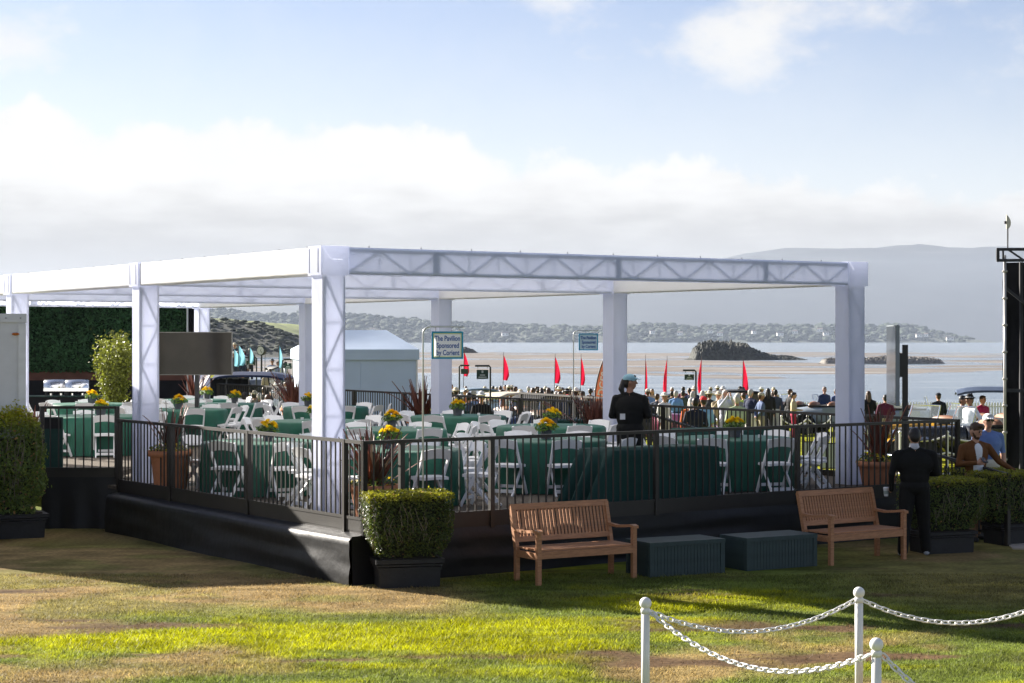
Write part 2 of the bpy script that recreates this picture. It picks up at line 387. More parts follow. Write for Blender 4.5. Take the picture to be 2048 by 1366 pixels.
# ---- far shore, mountain, headland
HILLM = mat('far_wooded_hill', (0.045, 0.055, 0.035), 0.95, var=0.4, scale=0.01)
MTM = mat('mountain_scrub', (0.026, 0.030, 0.030), 0.95, var=0.35, scale=0.002)  # scrub tone, darkened further for the cloud shadow over the slope
def prof(pts):
    px = np.array([p[0] for p in pts], float); py = np.array([p[1] for p in pts], float)
    return lambda q: np.interp(q, px, py)
def ridge(name, Y0, Y1, pts, rough, m, label, nx=140, ny=16, peak=0.75, seed=1):
    """a ridge whose crest follows photo points (column, row) at depth Y0..Y1"""
    f = prof(pts); Yc = Y0 + (Y1 - Y0) * peak
    xs = np.linspace((pts[0][0] - 1024) / F * Yc, (pts[-1][0] - 1024) / F * Yc, nx); ys = np.linspace(Y0, Y1, ny)
    def zf(x, y):
        px = 1024 + x / Yc * F; h = H + (HZ - f(px)) * Yc / F - SEA
        t = np.clip((y - Y0) / (Yc - Y0), 0, 1); dn = np.clip((y - Yc) / (Y1 - Yc + 1e-6), 0, 1)
        s = (1 - (1 - t) ** 1.7) * (1 - 0.6 * dn)
        return SEA - 1 + h * s * (1 + rough * (fbm(x, y, 12.0 / (xs[-1] - xs[0]) * 3, seed, 5) - 0.5) * (0.3 + t))
    me, X, Y = grid_mesh(name, xs, ys, zf, m)
    tag(link(name, me), label, 'hill', kind='structure'); return zf
shore_pts = [(-900, 612), (430, 624), (560, 632), (640, 626), (760, 636), (900, 646), (1000, 651), (1100, 656), (1300, 653), (1550, 653), (1700, 656), (1780, 652), (1830, 657), (1880, 668), (1930, 679), (1960, 684)]
shore_z = ridge('far_shore', 6000, 6800, shore_pts, 0.25, HILLM, 'low wooded shore across the bay', peak=0.6, seed=4)
ridge('mountain', 9000, 12500, [(-3000, 560), (-800, 560), (300, 600), (700, 590), (1000, 560), (1250, 525), (1500, 512), (1750, 502), (2100, 505), (2700, 520), (4500, 590)], 0.22, MTM, 'hazy mountain slope beyond the bay', nx=200, ny=30, peak=0.85, seed=9)

def blob_arrays(n_seed):
    bm = bmesh.new(); bmesh.ops.create_icosphere(bm, subdivisions=2, radius=1.0)
    V = np.array([v.co for v in bm.verts]); Fc = np.array([[v.index for v in f.verts] for f in bm.faces]); bm.free(); return V, Fc
IV, IF = blob_arrays(0)
def blobs_mesh(name, cs, rs, m, squash=0.8, lump=0.5):
    n = len(cs); V = np.empty((n, len(IV), 3))
    for i in range(n):
        d = 1 + lump * (RNG.random(len(IV)) - 0.5)
        V[i] = cs[i] + IV * d[:, None] * np.array((rs[i], rs[i], rs[i] * squash))
    Fc = (IF[None] + (np.arange(n) * len(IV))[:, None, None]).reshape(-1, 3)
    me = bpy.data.meshes.new(name); me.from_pydata(V.reshape(-1, 3).tolist(), [], Fc.tolist()); me.materials.append(m); me.update(); return me
def far_wood():
    fz = prof([(-900, 600), (430, 612), (470, 616), (560, 622), (640, 612), (760, 625), (840, 628), (900, 634), (1000, 640), (1100, 645), (1250, 640), (1400, 642), (1550, 640), (1700, 646), (1760, 640), (1830, 645), (1880, 660), (1930, 674), (1960, 682)])
    cs = []; rs = []
    for i in range(2600):
        px = random.uniform(-300, 1945); Yd = random.uniform(6010, 6500); x = (px - 1024) / F * Yd
        z0 = float(shore_z(np.array(x), np.array(Yd))); top = H + (HZ - fz(px)) * Yd / F
        r = random.uniform(7, 17) * (0.55 if px > 1850 else 1)
        zc = z0 + r * random.uniform(0.0, 0.45)
        cs.append((x, Yd, zc)); rs.append(r)
    tag(link('far_wood', blobs_mesh('far_wood', np.array(cs), rs, mat('far_tree_leaf', (0.035, 0.05, 0.028), 0.95, var=0.3, scale=0.02), 0.6, 0.45)), 'dark wooded belt along the far shore of the bay', 'wood', kind='stuff')
far_wood()
HW = mat('far_house_wall', (0.62, 0.60, 0.56), 0.8, var=0.1); HR = mat('far_house_roof', (0.20, 0.16, 0.14), 0.9, var=0.2); GLASSD = mat('dark_window', (0.03, 0.04, 0.05), 0.1, var=0.1)
for i, (px, py) in enumerate(((1305, 664), (1360, 667), (1420, 663), (1440, 668), (1508, 664), (1560, 668), (1590, 664), (1640, 660), (1652, 667), (1838, 671), (1852, 670), (1900, 677), (700, 668), (745, 660), (1010, 668))):
    Yd = 5985; p = at(px, Yd, max(zat(py, Yd) - 5, SEA))
    t = thing('far_house', 'small pale house among trees on the far shore', 'house', p, random.uniform(-.5, .5), 'houses on the far shore')
    w = random.uniform(12, 24)
    MB().box((0, 0, 3.5), (w, 10, 9)).build('wall', HW, t)
    MB().add([(-w / 2 - 1, -6, 8), (w / 2 + 1, -6, 8), (w / 2 + 1, 6, 8), (-w / 2 - 1, 6, 8), (-w / 2, 0, 12), (w / 2, 0, 12)], [(0, 1, 5, 4), (2, 3, 4, 5), (1, 2, 5), (3, 0, 4), (3, 2, 1, 0)]).build('roof', HR, t)
    for q in (-w * .25, w * .25): MB().box((q, -5.05, 4.5), (w * .2, .2, 2.5)).build('window', GLASSD, t)

# headland on the left, about 900 m away: green top, dark bluff
def headland():
    f = prof([(-400, 640), (200, 640), (425, 638), (470, 642), (520, 647), (565, 660), (600, 672), (660, 694), (760, 714)]); Yc = 960.0
    xs = np.linspace((-400 - 1024) / F * Yc, (760 - 1024) / F * Yc, 130); ys = np.linspace(880, 1250, 26)
    def zf(x, y):
        px = 1024 + x / Yc * F; h = np.maximum(H + (HZ - f(px)) * Yc / F - SEA, 0)
        e = 20 * (fbm(x, y * 0 + 5, 0.03, 5) - 0.5)
        s = sm(y + e, 880, 945); return SEA - 0.6 + (h + 0.4) * s * (1 + 0.22 * (fbm(x, y, 0.05, 8) - 0.5)) + 0.6 * (fbm(x, y, 0.3, 2) - 0.5)
    m = mat('headland_ground', (1, 1, 1), 0.95, var=0.35, scale=0.25, attr='Col', bump=0.5, bscale=0.6)
    me, X, Y = grid_mesh('headland', xs, ys, zf, m)
    Z = zf(X, Y); gr = sm(Y + 20 * (fbm(X, Y * 0 + 5, .03, 5) - .5), 938, 962)
    c = np.array((0.046, 0.050, 0.042)) + (np.array((0.19, 0.23, 0.05)) - np.array((0.046, 0.050, 0.042))) * (gr * sm(fbm(X, Y, 0.05, 3), 0.3, 0.5))[..., None]
    setcol(me, c.reshape(-1, 3)); tag(link('headland', me), 'grassy headland with a dark bluff above the bay', 'headland', kind='structure')
    cs = []; rs = []
    for i in range(520):
        px = random.uniform(250, 660); Yd = random.uniform(890, 950); x = (px - 1024) / F * Yd; z = float(zf(np.array(x), np.array(Yd)))
        cs.append((x, Yd, z + 0.1)); rs.append(random.uniform(0.8, 2.2))
    tag(link('bluff_scrub', blobs_mesh('bluff_scrub', np.array(cs), rs, mat('scrub_leaf', (0.050, 0.060, 0.040), 0.95, var=0.3, scale=0.3), 0.45, 0.4)), 'dark scrub covering the bluff of the headland', 'scrub', kind='stuff')
headland()

# rocks in the bay
ROCKM = mat('sea_rock', (0.050, 0.053, 0.046), 0.9, var=0.6, scale=0.9, bump=0.8, bscale=1.2)
ROCKL = mat('guano_rock', (0.20, 0.185, 0.165), 0.9, var=0.5, scale=0.8, bump=0.8, bscale=1.0)
def rock(name, label, pts, Yd, depth, m, n=90, seed=2):
    f = prof(pts); x0 = (pts[0][0] - 1024) / F * Yd; x1 = (pts[-1][0] - 1024) / F * Yd
    xs = np.linspace(x0, x1, n); ys = np.linspace(-depth / 2, depth / 2, 34)
    def zf(x, y):
        px = 1024 + x / Yd * F; h = np.maximum(H + (HZ - f(px)) * Yd / F - SEA, 0.05)
        s = np.clip(1 - np.abs(y / (depth / 2)) ** 3.0, 0, 1) ** 0.6
        return -0.5 + (h + 0.5) * s * (0.74 + 0.44 * fbm(x, y, 0.55, seed, 5)) + 2.0 * (RNG.random(np.shape(x)) - 0.5) * s * (h > 1.0) * 1.1 * np.clip(h / 6.0, 0.15, 1) + 1.2 * (vnoise(x, y, 1.3, seed) - 0.5) * s * np.clip(h / 5.0, 0.3, 1)
    me, X, Y = grid_mesh(name, xs, ys, zf, m, smooth=False)
    o = link(name, me, loc=(0, Yd + depth / 2, SEA)); tag(o, label, 'rock'); return o
rock('rock_islet', 'steep dark rock islet with a ragged top in the bay', [(1376, 720), (1388, 716), (1393, 700), (1404, 690), (1430, 686), (1470, 686), (1500, 690), (1512, 699), (1530, 706), (1560, 711), (1592, 713), (1622, 720)], 745, 26, ROCKM, seed=3)
rock('low_rock', 'long low pale rock reef awash in the bay', [(1645, 728), (1655, 718), (1690, 716), (1740, 716), (1770, 713), (1810, 714), (1850, 716), (1885, 718), (1893, 728)], 630, 12, ROCKL, seed=6)
rock('small_rock', 'small dark rock off the distant kelp', [(905, 706), (915, 699), (930, 695), (945, 699), (956, 706)], 1150, 16, ROCKM, n=40, seed=8)
# ================================================================ PAVILION
UA = R(33.0); U = Vector((math.cos(UA), math.sin(UA), 0)); V_ = Vector((-math.sin(UA), math.cos(UA), 0))
P0 = at(646, 24.2); UL = 9.11; VL = 6.2; CW = 0.33; ZT = 4.13; BH = 0.35; DECK = 0.68
def truss_between(mb, a, b, w, h, pitch, vert=True):
    """four chords with laced faces between a and b (centre line), section w x h"""
    a = Vector(a); b = Vector(b); d = b - a; l = d.length; d.normalize()
    up = Vector((0, 0, 1)) if abs(d.z) < 0.5 else V_.copy()
    sd = d.cross(up).normalized(); up = sd.cross(d)
    cs = [(sd * sx * w / 2 + up * sy * h / 2) for sx, sy in ((-1, -1), (1, -1), (1, 1), (-1, 1))]
    for c in cs: mb.path([a + c, b + c], 0.022, 6)
    n = max(2, int(round(l / pitch)))
    for k in range(4):
        c0, c1 = cs[k], cs[(k + 1) % 4]
        for i in range(n):
            p = a + d * (l * i / n); q = a + d * (l * (i + 1) / n)
            if i % 2: mb.path([p + c1, q + c0], 0.016, 5)
            else: mb.path([p + c0, q + c1], 0.016, 5)
            if vert: mb.path([q + c0, q + c1], 0.010, 5)
def sleeve(a, b, w, h, bulge=0.004, skip=None):
    """fabric sleeve round a truss: four sides"""
    mb = MB(); a = Vector(a); b = Vector(b); d = b - a; l = d.length; d.normalize()
    up = Vector((0, 0, 1)) if abs(d.z) < 0.5 else V_.copy()
    sd = d.cross(up).normalized(); up = sd.cross(d); n = max(2, int(l / 0.25)); r = 0.02; prof = []
    for sx, sy in ((-1, -1), (1, -1), (1, 1), (-1, 1)):
        ox, oy = sx * (w / 2 - r), sy * (h / 2 - r)
        base = math.atan2(sy, sx)
        for k in (-1, 0, 1):
            t = base + k * math.pi / 4; prof.append((ox + r * math.cos(t), oy + r * math.sin(t)))
    vs = []; m = len(prof)
    for i in range(n + 1):
        for j, (x, y) in enumerate(prof):
            wob = bulge * (random.random() - 0.5) * 2
            vs.append(a + d * (l * i / n) + sd * (x * (1 + wob)) + up * (y * (1 + wob)))
    fs = [(i * m + j, i * m + (j + 1) % m, (i + 1) * m + (j + 1) % m, (i + 1) * m + j) for i in range(n) for j in range(m) if j != skip]
    return mb.add(vs, fs)
pav = thing('pavilion', 'large white fabric clad truss pavilion open on all sides over the dark platform', 'pavilion')
CC = (U + V_) * (CW / 2)
def gp(i, j, z=0.0): return P0 + U * (UL * i) + V_ * (VL * j) + CC + Vector((0, 0, z))
NB = 4
ztc = ZT - BH / 2
for i in (0, 1):
    for j in range(NB + 1):
        a, b = gp(i, j, DECK + 0.01), gp(i, j, ZT - BH - 0.01)
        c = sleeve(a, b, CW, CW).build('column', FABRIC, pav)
        t = MB(); truss_between(t, a + Vector((0, 0, .05)), b - Vector((0, 0, .02)), CW - .055, CW - .055, 0.55, vert=True); t.build('truss', mat('bright_aluminium', (0.56, 0.57, 0.60), 0.5, 0.2, var=0.1), c)
        # corner cover
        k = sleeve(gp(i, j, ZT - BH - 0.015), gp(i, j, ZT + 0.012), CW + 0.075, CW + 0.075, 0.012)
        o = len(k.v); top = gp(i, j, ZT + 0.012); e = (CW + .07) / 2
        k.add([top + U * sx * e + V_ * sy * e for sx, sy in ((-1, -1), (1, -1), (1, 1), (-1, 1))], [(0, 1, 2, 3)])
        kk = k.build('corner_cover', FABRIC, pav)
        for q in (0, .25):
            s = MB(); s.path([gp(i, j, ZT - BH + 0.02) - U * (e + .004) - V_ * (.1 - q), gp(i, j, ZT - 0.02) - U * (e + .004) - V_ * (.1 - q)], 0.006, 5)
            s.build('seam', mat('grey_seam', (0.35, 0.35, 0.38), 0.7), kk)
BEAMF = mat('beam_fabric_shade_blue', (0.80, 0.845, 0.985), 0.7, var=0.02, scale=2.5, bump=0.10, bscale=4, transl=0.68, spec=0.2)  # shaded copy of the white fabric, bluer to carry the shade's tint
SIDEF = mat('side_beam_fabric', (0.86, 0.865, 0.88), 0.7, var=0.02, scale=2.5, bump=0.10, bscale=4, transl=0.40, spec=0.2)  # neutral copy for side beams, without the blue shade tint
def beam(a, b, name='beam', skip=None):
    d = (b - a).normalized(); a2 = a + d * (CW / 2 + .035); b2 = b - d * (CW / 2 + .035)
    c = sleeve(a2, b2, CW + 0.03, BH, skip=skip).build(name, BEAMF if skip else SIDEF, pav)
    t = MB(); truss_between(t, a2, b2, CW - .028, BH - .060, 0.46)
    L_ = (b2 - a2).length; n = 2 if L_ < 7 else 3
    for q in range(1, n + 1):
        p = a2 + d * (L_ * (q - 0.5 + random.uniform(-.12, .12)) / n)
        sd = d.cross(Vector((0, 0, 1)))
        for s_ in (-1, 1): t.bar(p + sd * s_ * (CW / 2 - .012) - Vector((0, 0, BH / 2 - .03)), p + sd * s_ * (CW / 2 - .012) + Vector((0, 0, BH / 2 - .03)), 0.10, 0.008, up=sd)
    t.build('truss', mat('bright_aluminium', (0.56, 0.57, 0.60), 0.5, 0.2, var=0.1), c)
    # little bolts along the upper edge
    mb = MB()
    nb = int(L_ / 0.75)
    for q in range(nb): 
        p = a2 + d * (L_ * (q + .5) / nb) + Vector((0, 0, BH / 2)); mb.path([p - Vector((0, 0, .02)), p + Vector((0, 0, .035))], 0.009, 5)
    mb.build('roof_stud', TRUSS, c)['kind'] = 'stuff'
for j in range(NB + 1): beam(gp(0, j, ztc), gp(1, j, ztc), 'cross_beam', 11)
for i in (0, 1):
    for j in range(NB): beam(gp(i, j, ztc), gp(i, j + 1, ztc), 'side_beam')
for j in range(NB):
    mb = MB(); n = 12; vs = []
    for q in range(n + 1):
        for r_ in range(9):
            p = gp(0, j) + U * (UL * q / n) + V_ * (VL * r_ / 8); s_ = math.sin(math.pi * q / n) * math.sin(math.pi * r_ / 8)
            vs.append((p.x, p.y, ZT - 0.03 + 0.10 * s_))
    mb.add(vs, [(a * 9 + b, a * 9 + b + 1, (a + 1) * 9 + b + 1, (a + 1) * 9 + b) for a in range(n) for b in range(8)])
    mb.build('roof_panel', mat('roof_fabric', (0.92, 0.92, 0.94), 0.7, var=0.03, transl=0.72), pav, True)

# ================================================================ PLATFORM
RC = Vector((-1.77, 22.60, 0)); RE = Vector((6.80, 28.80, 0)); RL = at(238, 28.95)      # near corner, right end, left end of the rails
RB = at(428, 53.0)                                                                        # far end of the right side
rd = (RE - RC).normalized(); ld = (RL - RC).normalized()
plat = thing('platform', 'raised dark platform with black fabric skirt under the pavilion', 'platform')
LB = RL + ld * 25.5
corner = [RC, RE, RE + (RB - RE).normalized() * 28.5, LB]
mb = MB(); mb.add([(p.x, p.y, DECK) for p in corner] + [(p.x, p.y, DECK - .05) for p in corner], [(0, 1, 2, 3), (0, 4, 5, 1), (1, 5, 6, 2), (2, 6, 7, 3), (3, 7, 4, 0)])
mb.build('floor', DECKM, plat)
def skirt(a, b, zt, flare, name='skirt', zb=0.0, folds=0.03, seed=0, nrm=None):
    a = Vector(a); b = Vector(b); d = b - a; l = d.length; d.normalize(); nrm = nrm or Vector((d.y, -d.x, 0))
    nx = int(l / 0.12) + 2; nz = 12; vs = []
    for i in range(nx + 1):
        s = i / nx * l; fl = flare(s / l) if callable(flare) else flare
        for k in range(nz + 1):
            t = k / nz
            out = fl * sm(t, 0, 0.22) + folds * (float(fbm(s * 0.35, t * 2.2, 2.0, seed, 3)) - 0.5) * 2 * (0.25 + t) + 0.02 * t * math.sin(s * 1.7 + seed)
            p = a + d * s + nrm * (0.012 + out)
            z = zt - (zt - zb + 0.02) * (t if fl < .05 else (t * 0.30 if t < .22 else 0.066 + (t - .22) / .78 * .934))
            vs.append((p.x, p.y, z))
    fs = [(i * (nz + 1) + k, (i + 1) * (nz + 1) + k, (i + 1) * (nz + 1) + k + 1, i * (nz + 1) + k + 1) for i in range(nx) for k in range(nz)]
    return MB().add(vs, fs).build(name, SKIRT, plat, True)
nL = Vector((-U.x, -U.y, 0))
nL = Vector((ld.y, -ld.x, 0)); nL = nL if nL.dot(Vector((-1, -1, 0))) > 0 else -nL
skirt(RL, RC, 0.60, 0.20, seed=3, nrm=nL, folds=0.05)
nR = Vector((rd.y, -rd.x, 0))
cL = RC + nL * 0.20
skirt(cL + rd * 0.02, RC + rd * 0.55, 0.585, 0.0, seed=8, nrm=nR, folds=0.01)
skirt(RC + rd * 0.5, RE, 0.60, 0.02, seed=5, nrm=nR, folds=0.045)
rb = (RB - RE).normalized()
skirt(RE, RE + rb * 28.5, 0.62, 0.0, seed=15, nrm=Vector((rb.y, -rb.x, 0)) * (1 if rb.y > 0 else -1), folds=0.02, zb=-0.35)
# fascia boards under the rail
MB().bar(RC + rd * .0 - nR * .02 + Vector((0, 0, .655)), RE - nR * .02 + Vector((0, 0, .655)), 0.05, 0.13).build('fascia', BLACKM, plat)
MB().bar(RC - nL * .02 + Vector((0, 0, .65)), RL - nL * .02 + Vector((0, 0, .65)), 0.05, 0.13).build('fascia', BLACKM, plat)
# side landing on the left, a little higher
LZ = 0.86; la = at(84, 29.35); lb = at(234, 29.35)
land = thing('landing', 'small raised landing with dark skirt joining the platform beside the trailer', 'landing')
mb = MB(); mb.box(((la.x + lb.x) / 2, 29.35 + 0.75, LZ - .04), (lb.x - la.x, 1.5, .08)); mb.build('floor', DECKM, land)
vs = []; nx, nz = 14, 8
for i in range(nx + 1):
    for k in range(nz + 1):
        vs.append((la.x + (lb.x - la.x + .05) * i / nx, 29.33 - 0.03 * (k / nz) * (1 + math.sin(i * 1.3)), (LZ - .06) * (1 - k / nz)))
MB().add(vs, [(i * (nz + 1) + k, (i + 1) * (nz + 1) + k, (i + 1) * (nz + 1) + k + 1, i * (nz + 1) + k + 1) for i in range(nx) for k in range(nz)]).build('skirt', SKIRT, land, True)

# ---------------------------------------------------------------- railings
BAL = None
def railing(label, posts, za, zb, kick=True, spacing=0.118, group='dark metal railings round the platform', lo=0.12, name='railing', post_lo=None):
    """posts: list of plan points; za/zb: height of base and top rail at start and end (tuples) or constants"""
    t = thing(name, label, 'railing', (0, 0, 0), 0, group)
    tot = sum((posts[i + 1] - posts[i]).length for i in range(len(posts) - 1)); run = 0
    zf = lambda z, s: z if not hasattr(z, '__len__') else z[0] + (z[1] - z[0]) * s / tot
    for i in range(len(posts)):
        p = posts[i]; s = run if i < len(posts) else tot
        z0, z1 = zf(za, run), zf(zb, run)
        MB().box((p.x, p.y, (z0 + z1) / 2 - (.04 if post_lo is None else post_lo)), (0.062, 0.062, z1 - z0 + .08), rz=UA).build('post', BLACKM, t)
        if i == len(posts) - 1: break
        q = posts[i + 1]; l = (q - p).length; d = (q - p) / l; e0, e1 = zf(za, run), zf(za, run + l); f0, f1 = zf(zb, run), zf(zb, run + l)
        up = Vector((0, 0, 1))
        MB().bar(p + up * (f0 - .02), q + up * (f1 - .02), 0.052, 0.042).build('top_rail', BLACKM, t)
        MB().bar(p + up * (e0 + lo), q + up * (e1 + lo), 0.035, 0.035).build('bottom_rail', BLACKM, t)
        if kick: MB().bar(p + up * (e0 + lo / 2 - .02), q + up * (e1 + lo / 2 - .02), 0.022, lo + .02).build('kick_board', BLACKM, t)
        n = max(1, int(l / spacing)); hb = f0 - e0 - lo - .02
        me = MB().box((0, 0, hb / 2), (0.017, 0.017, hb), rz=UA).mesh('baluster', BLACKM)
        for k in range(1, n):
            c = p + d * (l * k / n); s_ = run + l * k / n
            link('baluster', me, t, (c.x, c.y, zf(za, s_) + lo))
        run += l
    return t
def on_line(px, a, b):
    """plan point on line a-b seen in photo column px"""
    k = (px - 1024) / F; d = b - a
    s = (k * a.y - a.x) / (d.x - k * d.y); return a + d * s
railing('front railing running from the clipped corner behind both teak benches', [RC] + [on_line(p, RC, RE) for p in (803, 983, 1312, 1595)] + [RE], 0.66, 1.72)
railing('side railing along the skirted edge beside the trampled straw lawn', [RL] + [on_line(p, RL, RC) for p in (342, 497, 690)] + [RC], 0.66, 1.72)
bp = [RE + rb * s for s in (0.0, 2.5, 5.0, 7.5)]
railing('seaward railing of the platform between the end planter and the ramp', bp, 0.66, 1.72, lo=0.10)
bp = [RE + rb * s for s in (7.5, 10, 12.5, 15.0, 17.5, 20, 22.5, 25, 28.3)]
railing('long seaward railing past the white tent and blue flags', bp, 0.66, 1.72, lo=0.10)
railing('short railing on the side landing beside the big leafy hedge', [la, lb], LZ - .03, 1.90, spacing=0.125, lo=.10)
# ramp outside the seaward edge, and ground stairs rail
nS = Vector((rb.y, -rb.x, 0)); nS = nS if nS.x > 0 else -nS
ra = on_line(1052, RE + nS * 1.6, RE + nS * 1.6 + rb); rbb = on_line(1500, RE + nS * 1.6, RE + nS * 1.6 + rb)
r_end = at(1042, 44.5); r_mid = at(1236, 40.0)
railing('upper ramp railing above the parked navy car', [r_end, r_mid], 0.62, 1.70, kick=False)
rp0 = at(1285, 37.5); rp1 = at(1490, 33.6)
railing('sloping ramp railing behind the cap wearing attendant', [rp0, (rp0 + rp1) / 2, rp1], (0.42, 0.05), (1.52, 1.10), kick=False)
railing('stair railing on the lawn between clipped box hedges', [on(2015, 1092), at(1861, 29.2)], 0.0, (1.035, 1.20), kick=False, lo=0.14)

# ================================================================ TABLES, CHAIRS, FLOWERS
def round_cloth():
    """floor length round tablecloth with soft folds, radius 0.95"""
    n = 120; prof_ = [(0.0, 0.760), (0.50, 0.761), (0.88, 0.760), (0.93, 0.752), (0.950, 0.73), (0.955, 0.60), (0.96, 0.40), (0.965, 0.2), (0.97, 0.012)]
    vs = []; ph = [random.uniform(0, 6.28) for _ in range(4)]
    for r, z in prof_:
        t = max(0, (0.74 - z) / 0.74)
        for j in range(n):
            a = 2 * math.pi * j / n
            f = 0.034 * t ** 0.7 * (math.sin(a * 17 + ph[0] + 0.8 * math.sin(3 * a + ph[1])) + 0.6 * math.sin(a * 9 + ph[2]))
            rr = r + f; vs.append((rr * math.cos(a), rr * math.sin(a), z))
    k = len(prof_)
    fs = [(i * n + j, i * n + (j + 1) % n, (i + 1) * n + (j + 1) % n, (i + 1) * n + j) for i in range(k - 1) for j in range(n)]
    return MB().add(vs, fs)
def make_table():
    t = thing('banquet_table', 'round banquet table under a floor-length green cloth', 'table', group='round green banquet tables')
    round_cloth().build('tablecloth', GREENC, t, True)
    MB().lathe([(0.9, 0.725), (0.9, 0.750)], n=32).build('tabletop', TEAK, t)
    for q in range(4):
        a = q * math.pi / 2 + .78; MB().path([(0.5 * math.cos(a), 0.5 * math.sin(a), 0.003), (0.45 * math.cos(a), 0.45 * math.sin(a), 0.725)], 0.016, 6).build('leg', TRUSS, t)
    return t
def make_chair():
    t = thing('folding_chair', 'white resin folding chair', 'chair', group='white folding chairs')
    # faces +Y (towards the table); the back is on the -Y side
    for s in (-1, 1):
        x = s * 0.205
        mb = MB(); pts = [(x, 0.21, 0.015), (x, 0.09, 0.24), (x, -0.02, 0.45), (x * 1.0, -0.14, 0.68), (x * 1.0, -0.185, 0.80)]
        for i in range(4): mb.bar(pts[i], pts[i + 1], 0.026, 0.042, up=(0, 1, 0.3))
        mb.build('leg', WHITEP, t)
        mb = MB(); x2 = s * 0.172
        mb.bar((x2, -0.235, 0.0), (x2, 0.13, 0.44), 0.024, 0.040, up=(0, 1, -.3)); mb.build('leg', WHITEP, t)
    # seat: padded frame
    mb = MB(); vs = []
    nx = 8
    for i in range(nx + 1):
        u = -1 + 2 * i / nx
        for (y, z) in ((-0.17, 0.415), (-0.17, 0.452), (-0.05, 0.462), (0.12, 0.462), (0.185, 0.452), (0.185, 0.415)):
            vs.append((u * (0.193 if y < 0 else 0.200), y, z - 0.006 * u * u))
    m6 = 6
    mb.add(vs, [(i * m6 + k, i * m6 + (k + 1) % m6, (i + 1) * m6 + (k + 1) % m6, (i + 1) * m6 + k) for i in range(nx) for k in range(m6)] + [tuple(range(m6))[::-1], tuple(nx * m6 + k for k in range(m6))])
    mb.build('seat', WHITEP, t)
    # back: wide curved top slat with an arched upper edge, and a slim lower slat
    mb = MB(); vs = []; nx = 10
    for i in range(nx + 1):
        u = -1 + 2 * i / nx; x = u * 0.205; bow = -0.03 * (1 - u * u)
        zt = 0.795 + 0.028 * (1 - u * u); zb = 0.665 + 0.030 * (1 - u * u)
        yb = -0.135; yt = -0.185
        for (y, z) in ((yb + bow - .010, zb), (yt + bow - .010, zt), (yt + bow + .012, zt), (yb + bow + .012, zb)): vs.append((x, y, z))
    mb.add(vs, [(i * 4 + k, i * 4 + (k + 1) % 4, (i + 1) * 4 + (k + 1) % 4, (i + 1) * 4 + k) for i in range(nx) for k in range(4)] + [(3, 2, 1, 0), tuple(nx * 4 + k for k in range(4))])
    mb.build('backrest', WHITEP, t)
    MB().bar((-0.17, -0.195, 0.075), (0.17, -0.195, 0.075), 0.018, 0.05).build('stretcher', WHITEP, t)
    MB().bar((-0.20, 0.165, 0.12), (0.20, 0.165, 0.12), 0.018, 0.045).build('stretcher', WHITEP, t)
    return t
VASEM = mat('slate_vase', (0.075, 0.080, 0.095), 0.7, var=0.3, scale=30, stretch=(6, 6, 1))
BLOOM = [mat('yellow_bloom', (0.88, 0.66, 0.015), 0.6, var=0.25, scale=60, transl=0.3), mat('gold_bloom', (0.85, 0.50, 0.012), 0.6, var=0.25, scale=60, transl=0.3)]
def leaves_mesh(name, n, place, size, colf, m):
    """n little two-triangle leaves; place() -> (pos, normal-ish), colf(i) -> colour"""
    V = []; Fc = []; C = []
    for i in range(n):
        p, nn = place(i); p = Vector(p); nn = Vector(nn) + Vector((random.uniform(-1, 1), random.uniform(-1, 1), random.uniform(-1, 1))) * 0.75
        if nn.length < 1e-3: nn = Vector((0, 0, 1))
        nn.normalize(); a = nn.orthogonal().normalized(); a = Matrix.Rotation(random.uniform(0, 6.28), 3, nn) @ a; b = nn.cross(a)
        s = size * random.uniform(0.6, 1.35); o = len(V)
        V += [p - a * s, p + b * s * .5 + nn * s * .12, p + a * s, p - b * s * .5 + nn * s * .12]; Fc.append((o, o + 1, o + 2, o + 3)); C += [colf(i, p)] * 4
    me = bpy.data.meshes.new(name); me.from_pydata([tuple(v) for v in V], [], Fc); me.materials.append(m); me.update(); setcol(me, np.array(C)); return me
BLOOM_ME = []
for k in range(2):
    mb = MB()
    for ring, (nn, rr, zz, tl) in enumerate(((11, 0.034, 0.0, 0.25), (9, 0.025, 0.007, 0.6), (6, 0.015, 0.012, 1.1))):
        for q in range(nn):
            a = 2 * math.pi * (q + ring * .4) / nn; c, s = math.cos(a), math.sin(a); w = 0.009
            mb.add([(0.004 * c, 0.004 * s, zz), (rr * .6 * c - w * s, rr * .6 * s + w * c, zz + rr * tl * .5), (rr * c, rr * s, zz + rr * tl), (rr * .6 * c + w * s, rr * .6 * s - w * c, zz + rr * tl * .5)], [(0, 1, 2, 3)])
    mb.ball((0, 0, 0.010), 0.010, 6, 4); BLOOM_ME.append(mb.mesh('bloom', BLOOM[k]))
